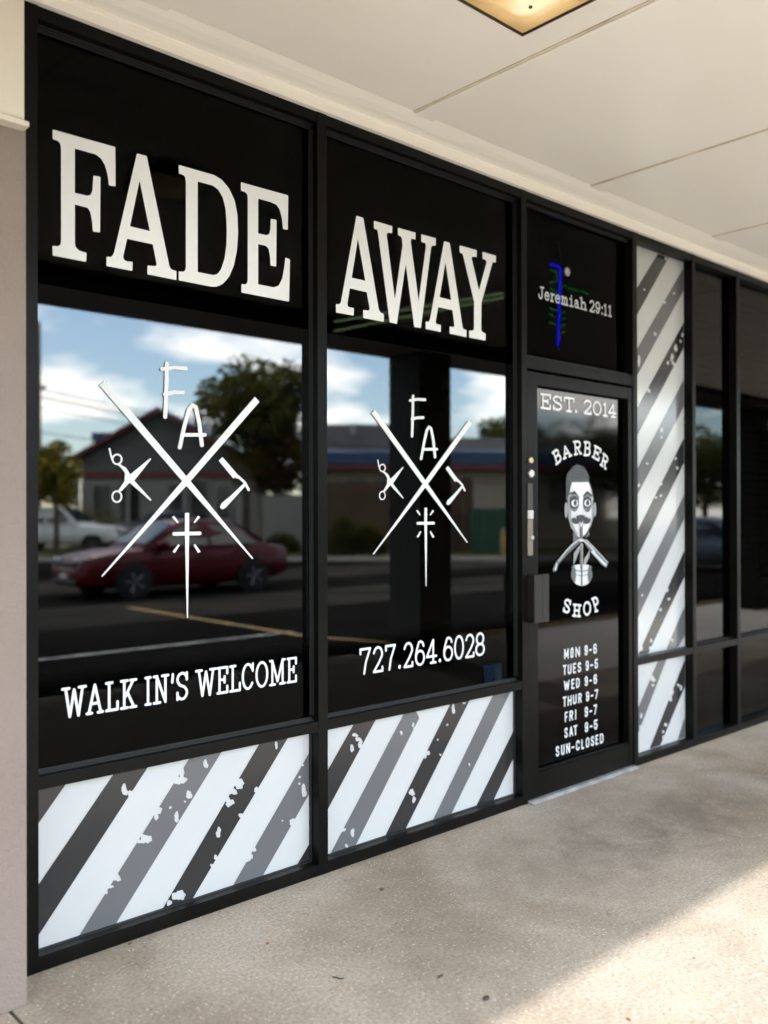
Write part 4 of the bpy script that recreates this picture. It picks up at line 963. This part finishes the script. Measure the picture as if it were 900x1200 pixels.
    xe, zbe, zte, we = body[-1]
    P0(MB().box(xe-.10, xe+.02, -we*.8, we*.8, zte-.06, zte+.05, .02), 'grille', K['trim_black'])
    P0(MB().box(xe-.12, xe+.025, -we*.9, we*.9, zbe-.02, zbe+.06, .02), 'air_intake', K['trim_black'])
    P0(MB().box(xe-.02, xe+.035, -.16, .16, zbe+.08, zbe+.17, .005), 'number_plate', K['plate'])
    for s in (-1, 1):
        for x in (xm, xf0-.14, xr1-.12):
            P0(MB().box(x-.006, x+.006, s*(W_-.005)-.004, s*(W_-.005)+.004, belt-.62, belt-.03), 'door_gap', K['trim_black'])
        for x in (xm+.10, xr1+.02):
            P0(MB().box(x, x+.16, s*(W_+.004)-.016, s*(W_+.004)+.016, belt-.13, belt-.10, .006), 'door_handle', paint)
    P0(MB().box(body[2][0], body[-3][0], -W_-.012, W_+.012, belt-.42, belt-.37, .008), 'rub_strip', paint)
    return t
SEDAN = [(-2.36, .46, .74, .60), (-2.26, .34, .90, .76), (-1.9, .24, .965, .83), (-1.0, .20, .97, .87), (0, .19, .955, .88), (.9, .19, .945, .87), (1.5, .20, .90, .86), (2.0, .21, .83, .81), (2.24, .25, .75, .70), (2.32, .32, .66, .58)]
SEDAN_CAB = [(-1.80, .985, .74, .62), (-1.02, 1.44, .80, .58), (-.3, 1.49, .81, .59), (.28, 1.45, .81, .58), (1.08, .965, .78, .66)]
K['paint_red'] = mat('dark_red_metallic_paint', (.085, .002, .005), .4, .0, .25, coat=.12)
K['paint_white'] = mat('white_car_paint', (.78, .77, .74), .35, coat=.5)
K['paint_blue'] = mat('grey_blue_car_paint', (.16, .20, .25), .3, .3, coat=.6)
K['paint_dark'] = mat('dark_teal_car_paint', (.02, .035, .04), .3, .2, coat=.6)
car('parked_car', 'dark red four door saloon mirrored in the FADE window', K['paint_red'], (9.38, -13.55, LOT), math.pi, SEDAN, SEDAN_CAB, (-1.32, 1.36), .32, .95)
PICK = [(-2.75, .5, 1.15, .92), (-2.7, .48, 1.22, .96), (-1.0, .45, 1.24, .98), (.9, .45, 1.25, .98), (1.3, .45, 1.22, .98), (2.3, .46, 1.12, .94), (2.62, .5, .98, .86), (2.7, .55, .85, .75)]
PICK_CAB = [(-1.1, 1.26, .88, .84), (-.9, 1.88, .90, .74), (.0, 1.92, .90, .74), (.35, 1.88, .90, .72), (1.15, 1.24, .88, .80)]
vx_, vy_ = vpos(72, 37)
car('pickup_truck', 'white pickup truck behind the yellowish tree by the grass', K['paint_white'], (vx_, vy_, LOT), VROT+.12, PICK, PICK_CAB, (-1.65, 1.75), .39, 1.22, 'pickup')
vx_, vy_ = vpos(190, 39)
car('parked_car', 'dark teal car parked in front of the gabled house', K['paint_dark'], (vx_, vy_, LOT), VROT+2.7, [(a, b*1.1, c*1.15, d) for a, b, c, d in SEDAN], [(a, b*1.17, c, d) for a, b, c, d in SEDAN_CAB], (-1.32, 1.36), .34, 1.09)
for (pxx, DD, rz_, pt, lb) in ((824, 25.5, 1.1, 'paint_blue', 'grey blue car parked beyond the brick columns, mirrored right of the striped panel'), (846, 33, 1.3, 'paint_white', 'white car parked behind the grey blue one far across the lot')):
    vx_, vy_ = vpos(pxx, DD)
    car('parked_car', lb, K[pt], (vx_, vy_, LOT), rz_, SEDAN, SEDAN_CAB, (-1.32, 1.36), .32, .95)

# --- trees
def tree(label, px, D, ztop, zlow, rad_, n, c1, c2, trunk_r=.14, squash=1.0, lean=0, group='trees across the lot', seed=1, gaps=.35, leaf=.16):
    rnd = random.Random(seed)
    x0, y0 = vpos(px, D)
    t = thing('tree', label, 'tree', (x0, y0, LOT), VROT, group)
    zc = (ztop+zlow)/2; rz_ = (ztop-zlow)/2
    tr_ = MB(); top = Vector((lean*.6, 0, zc+rz_*.3))
    tr_.tube([(0, 0, 0), (.02, .01, zlow*.5), (lean*.3, .0, zlow+.1), top], [trunk_r, trunk_r*.85, trunk_r*.7, trunk_r*.25], 9)
    clumps = []
    for k in range(int(18+10*gaps)):
        while True:
            v = Vector((rnd.uniform(-1, 1), rnd.uniform(-1, 1), rnd.uniform(-1, 1)))
            if .35 < v.length < 1: break
        c = Vector((v.x*rad_*.82+lean*.5, v.y*rad_*.75*squash, zc+v.z*rz_*.82)); clumps.append((c, rnd.uniform(.28, .48)*min(rad_, rz_*1.2)))
    for c, r in clumps[:9]:
        s0 = Vector((lean*.3, 0, zlow+.1+rnd.uniform(0, .5)*rz_)); tr_.tube([s0, (s0+c)/2+Vector((0, 0, -.15)), c], [trunk_r*.45, trunk_r*.3, .015], 6)
    tr_.obj('trunk', K['bark'], t)
    for half, cc in enumerate((c1, c2)):
        lf = MB()
        for k in range(n//2):
            c, r = clumps[rnd.randrange(len(clumps))]
            d = Vector((rnd.gauss(0, 1), rnd.gauss(0, 1), rnd.gauss(0, 1))).normalized()*r*rnd.uniform(.35, 1.05)**.6
            p_ = c+d; a = Vector((rnd.gauss(0, 1), rnd.gauss(0, 1), rnd.gauss(0, .7))).normalized(); b = a.orthogonal().normalized()
            s_ = leaf*rnd.uniform(.6, 1.3)
            lf.face([p_-a*s_, p_+b*s_*.45, p_+a*s_, p_-b*s_*.45])
        lf.obj('crown', cc, t, recalc=False)
    return t
K['bark'] = mat('tree_bark', (.10, .075, .05), .95, noise=(3, (.05, .038, .026), .35, .65))
def leafm(n_, c):
    m = mat(n_, c, .75, spec=.2, noise=(.9, tuple(v*.55 for v in c), .35, .65)); n = m.node_tree; p = n.nodes['Principled BSDF']
    t = n.nodes.new('ShaderNodeBsdfTranslucent'); t.inputs[0].default_value = (c[0]*1.5, c[1]*1.45, c[2]*1.0, 1)
    x = n.nodes.new('ShaderNodeMixShader'); x.inputs[0].default_value = .42
    n.links.new(p.outputs[0], x.inputs[1]); n.links.new(t.outputs[0], x.inputs[2]); n.links.new(x.outputs[0], n.nodes['Material Output'].inputs[0])
    return m
K['leaf_dark'] = leafm('dark_green_leaves', (.070, .075, .024)); K['leaf_olive'] = leafm('olive_leaves', (.125, .115, .038))
K['leaf_yellow'] = leafm('yellow_green_leaves', (.46, .36, .07)); K['leaf_mid'] = leafm('mid_green_leaves', (.095, .11, .032)); K['leaf_rust'] = leafm('rusty_leaves', (.13, .068, .032))
def Zp(py, D): return vz(py, D)-LOT
tree('broad dark olive tree beside the gabled house, tallest in the FADE window', 288, 38, Zp(412, 38), Zp(535, 38), 2.75, 7000, K['leaf_dark'], K['leaf_olive'], .2, seed=3)
tree('lower rusty brown crown standing right of the broad dark tree', 322, 39, Zp(492, 39), Zp(580, 39), 1.9, 3400, K['leaf_rust'], K['leaf_dark'], .15, seed=8)
tree('small yellowish tree in front of the white pickup at the left', 66, 33, Zp(512, 33), Zp(602, 33), 1.0, 2600, K['leaf_yellow'], K['leaf_mid'], .12, seed=4, leaf=.12)
tree('yellow green tree at the far left behind the pickup', 28, 36, Zp(500, 36), Zp(600, 36), 1.5, 2600, K['leaf_yellow'], K['leaf_olive'], .13, seed=14, leaf=.13)
tree('dark tree behind the blue edged roof at the right of the AWAY window', 590, 62, Zp(486, 62), Zp(556, 62), 2.9, 3600, K['leaf_dark'], K['leaf_mid'], .2, seed=5, leaf=.2)
tree('round dark tree mirrored in the door glass', 672, 52, Zp(490, 52), Zp(592, 52), 3.4, 3600, K['leaf_dark'], K['leaf_olive'], .2, seed=6, leaf=.2)
tree('dark tree mirrored beside the striped panel', 745, 50, Zp(498, 50), Zp(592, 50), 3.0, 3000, K['leaf_dark'], K['leaf_mid'], .2, seed=7, leaf=.2)
tree('tall mid green tree mirrored in the first plain window', 826, 46, Zp(492, 46), Zp(596, 46), 2.6, 4200, K['leaf_mid'], K['leaf_olive'], .18, seed=9)
tree('mid green tree seen past the second brick column', 905, 46, Zp(500, 46), Zp(596, 46), 2.6, 3000, K['leaf_mid'], K['leaf_dark'], .18, seed=10)
def bush(label, px, D, w, h, m, seed):
    rnd = random.Random(seed); x0, y0 = vpos(px, D)
    t = thing('bush', label, 'bush', (x0, y0, LOT), VROT, 'bushes along the far kerb')
    lf = MB()
    for k in range(1100):
        d = Vector((rnd.gauss(0, 1), rnd.gauss(0, 1), abs(rnd.gauss(0, 1)))).normalized()*rnd.uniform(.55, 1.03)
        p_ = Vector((d.x*w, d.y*w*.8, .12+d.z*h)); a = Vector((rnd.gauss(0, 1), rnd.gauss(0, 1), rnd.gauss(0, 1))).normalized(); b = a.orthogonal().normalized(); s_ = rnd.uniform(.05, .11)
        lf.face([p_-a*s_, p_+b*s_*.5, p_+a*s_, p_-b*s_*.5])
    lf.obj('foliage', m, t, recalc=False)
    st_ = MB()
    for k in range(5): st_.tube([(0, 0, 0), (rnd.uniform(-.5, .5)*w, rnd.uniform(-.5, .5)*w, h*.8)], [.02, .008], 5)
    st_.obj('stem', K['bark'], t)
bush('dark shrub in front of the brown fence, left one', 402, 32.2, .62, 1.5, K['leaf_dark'], 21)
bush('dark shrub in front of the brown fence beside the brick column', 432, 32.4, .65, 1.15, K['leaf_dark'], 22)
bush('low dark bush by the grey garden wall behind the red car', 330, 33, .75, .8, K['leaf_dark'], 23)
bush('round dark bush between the pickup and the house', 112, 40.2, 1.2, 2.0, K['leaf_olive'], 24)

# --- gabled house
HD = 44; hx, hy = vpos(188, HD); k = HD/FPX
K['house_wall'] = mat('pale_grey_house_wall', (.30, .285, .25), .8, noise=(1.2, (.25, .235, .21), .3, .7))
K['gable'] = mat('grey_gable_boards', (.135, .135, .128), .8); K['red_trim'] = mat('red_painted_trim', (.17, .028, .028), .6)
K['blue_roof'] = mat('blue_metal_roof', (.020, .06, .14), .6, noise=(2, (.028, .08, .18), .3, .7)); K['grey_roof'] = mat('grey_shingle_roof', (.055, .055, .055), .9, noise=(4, (.035, .035, .035), .3, .7))
K['dark_win'] = mat('dark_house_window', (.015, .017, .018), .15, spec=.7); K['white_frame'] = mat('white_window_frame', (.32, .31, .29), .6)
house = thing('gabled_house', 'pale grey house with a wide gable, red trim and blue roof behind the red car', 'house', (hx, hy, LOT), VROT)
za, ze, zf = Zp(480, HD), Zp(541, HD), Zp(556, HD)
hw = 105*k
MB().box(-hw+.5, hw-.5, -9, -.02, 0, zf).obj('wall', K['house_wall'], house)
MB().prism([(-hw+.5, zf+.002), (hw-.5, zf+.002), (hw-.5, ze+.15), (0, za-.12), (-hw+.5, ze+.15)], 'y', -8.9, -.05).obj('gable_wall', K['gable'], house)
rf = MB()
for s in (-1, 1): rf.prism([(s*(hw+.1), ze-.05), (s*(hw+.1), ze+.12), (0, za+.12), (0, za-.05)], 'y', -9.3, .55)
roof = rf.obj('roof', K['blue_roof'], house)
bd = MB()
for s in (-1, 1): bd.prism([(s*(hw+.12), ze-.16), (s*(hw+.12), ze+.07), (s*.004, za+.07), (s*.004, za-.16)], 'y', .555, .64)
bd.obj('barge_board', K['red_trim'], roof)
MB().box(-hw+.3, hw-.3, -.015, .12, zf-.14, zf+.14).obj('red_fascia', K['red_trim'], house)
for (a, b, z0, z1) in ((-78, -58, 606, 568), (-48, -24, 610, 566), (10, 26, 606, 568), (36, 56, 612, 562), (66, 82, 606, 568)):
    w_ = MB().box(a*k, b*k, -.03, .02, Zp(z0, HD), Zp(z1, HD)).obj('window', K['dark_win'], house)
    q_ = MB(); A, B, z0_, z1_ = a*k, b*k, Zp(z0, HD), Zp(z1, HD)
    q_.box(A-.08, A, -.02, .05, z0_-.08, z1_+.08); q_.box(B, B+.08, -.02, .05, z0_-.08, z1_+.08); q_.box(A, B, -.02, .05, z1_, z1_+.08); q_.box(A, B, -.02, .05, z0_-.08, z0_)
    q_.obj('frame', K['white_frame'], w_)
for a in (-95, -36, 30, 92): MB().box(a*k-.08, a*k+.08, .16, .32, 0, zf-.15).obj('porch_post', K['white_frame'], house)
vx_, vy_ = vpos(128, 58)
bb = thing('blue_roofed_shed', 'small blue roofed block showing left of the gable behind the house', 'shed', (vx_, vy_, LOT), VROT)
MB().box(-.95, .95, -2, 0, 0, Zp(516, 58)).obj('wall', K['house_wall'], bb); MB().box(-1.1, 1.1, -2.1, .1, Zp(516, 58), Zp(506, 58)).obj('roof', K['blue_roof'], bb)

# --- long shop building across the lot
BD = 50; k = BD/FPX; bx, by = vpos(385, BD)
K['beige'] = mat('beige_rendered_wall', (.34, .29, .22), .85, noise=(1, (.29, .25, .19), .3, .7))
lb_ = thing('long_shop_building', 'long beige building with blue edged roof and red trim in the AWAY window', 'building', (bx, by, LOT), VROT-.05)
LW = 330*k
MB().box(-1.5, LW, -8, 0, 0, Zp(552, BD)).obj('wall', K['beige'], lb_)
MB().prism([(.9, Zp(544, BD)), (.9, Zp(531, BD)), (-.2, Zp(526, BD)), (-8.5, Zp(526, BD)), (-8.5, Zp(544, BD))], 'x', -1.9, LW+.3).obj('blue_edge', K['blue_roof'], lb_)
MB().box(-1.8, LW+.2, -.1, .85, Zp(551, BD), Zp(544.5, BD)).obj('red_fascia', K['red_trim'], lb_)
MB().prism([(-.3, Zp(526, BD)+.003), (-3.2, Zp(490, BD)), (-5.3, Zp(490, BD)), (-8.4, Zp(526, BD)+.003)], 'x', -1.6, 118*k).obj('roof', K['grey_roof'], lb_)
MB().prism([(-.3, Zp(526, BD)+.003), (-3.6, Zp(506, BD)), (-5.0, Zp(506, BD)), (-8.4, Zp(526, BD)+.003)], 'x', 118*k+.01, LW).obj('roof', K['grey_roof'], lb_)
MB().box(26*k, 33*k, -2.4, -2.0, Zp(520, BD), Zp(492, BD)).obj('chimney', K['white_frame'], lb_)
for a in (20, 60, 225, 260, 295):
    MB().box(a*k, (a+22)*k, -.05, .03, Zp(600, BD), Zp(560, BD)).obj('window', K['dark_win'], lb_)
# --- fence, wall, dumpster, post, bollard
def vthing(px, D, name, label, cat, rz=VROT, group=None):
    x_, y_ = vpos(px, D); return thing(name, label, cat, (x_, y_, LOT), rz, group)
FD = 34; k = FD/FPX
K['fence'] = mat('brown_fence_boards', (.095, .054, .030), .9, noise=(2, (.068, .038, .021), .3, .7))
fe = vthing(374, FD, 'board_fence', 'tall brown board fence behind the dark shrubs', 'fence')
fb = MB()
for i in range(38): fb.box(i*.152, i*.152+.146, -.02+.004*(i % 2), .01+.004*(i % 2), .05, Zp(564, FD)-.03*(i % 3 == 0))
fb.obj('board_panel', K['fence'], fe)
for i in range(4): MB().box(i*1.9-.05, i*1.9+.05, -.13, -.025, 0, Zp(566, FD)).obj('post', K['fence'], fe)
gw = vthing(308, 37, 'garden_wall', 'low grey rendered wall behind the tail of the red car', 'wall')
MB().box(0, 2.2, -.2, 0, 0, Zp(582, 37)).box(-.03, 2.23, -.23, .03, Zp(582, 37)+.002, Zp(582, 37)+.08).obj('wall', mat('grey_render', (.25, .24, .21), .9), gw)
po = vthing(547, 33, 'timber_post', 'brown timber post between the column and the green dumpster', 'post')
MB().box(-.17, .17, -.17, .17, 0, Zp(562, 33), .01).box(-.2, .2, -.2, .2, Zp(562, 33)+.001, Zp(562, 33)+.06).obj('post', K['fence'], po)
K['dump'] = mat('green_painted_steel', (.012, .075, .035), .6, noise=(2, (.010, .055, .026), .3, .7))
du = vthing(583, 32.6, 'dumpster', 'dark green steel dumpster against the beige wall', 'dumpster')
h_ = Zp(598, 32.6)
MB().prism([(-.95, .15), (.95, .15), (1.0, h_), (-1.0, h_)], 'y', -1.3, 0).obj('bin', K['dump'], du)
for s in (-1, 1): MB().box(s*.5-.49, s*.5+.49, -1.34, .03, h_+.002, h_+.06, .02).obj('lid', K['trim_black'], du)
rb_ = MB()
for i in range(4): rb_.box(-.75+i*.5-.04, -.75+i*.5+.04, .002, .05, .2, h_-.1)
rb_.obj('side_rib', K['dump'], du)
bo = vthing(590, 31.6, 'bollard', 'short yellow bollard in front of the green dumpster', 'bollard')
MB().lathe([(.1, 0), (.1, .95), (.07, 1.03), (.02, 1.06)], (0, 0, 0), 'z', 16).obj('post', K['yellow_line'], bo)
# --- utility pole with wires
up = vthing(44.5, 40, 'utility_pole', 'brown wooden utility pole with wires at the left edge of the FADE window', 'utility pole')
K['pole_wood'] = mat('weathered_pole_wood', (.13, .085, .055), .95); K['wire'] = mat('black_cable', (.012, .012, .012), .6)
MB().tube([(0, 0, 0), (0, 0, Zp(376, 40))], [.17, .12], 12).obj('post', K['pole_wood'], up)
MB().box(-.35, .35, -.06, .06, Zp(455, 40), Zp(455, 40)+.14).obj('crossarm', K['pole_wood'], up)
for i, (y0, y1) in enumerate(((455, 487), (465, 494), (476, 500), (505, 517), (462, 490))):
    pts = []
    for j in range(13):
        f = j/12; pts.append((26*f, -9*f, Zp(y0, 40)+(Zp(y1, 40)-Zp(y0, 40))*f*1.9-.9*math.sin(math.pi*f)))
    MB().tube(pts, .022, 5).obj('wire', K['wire'], up)
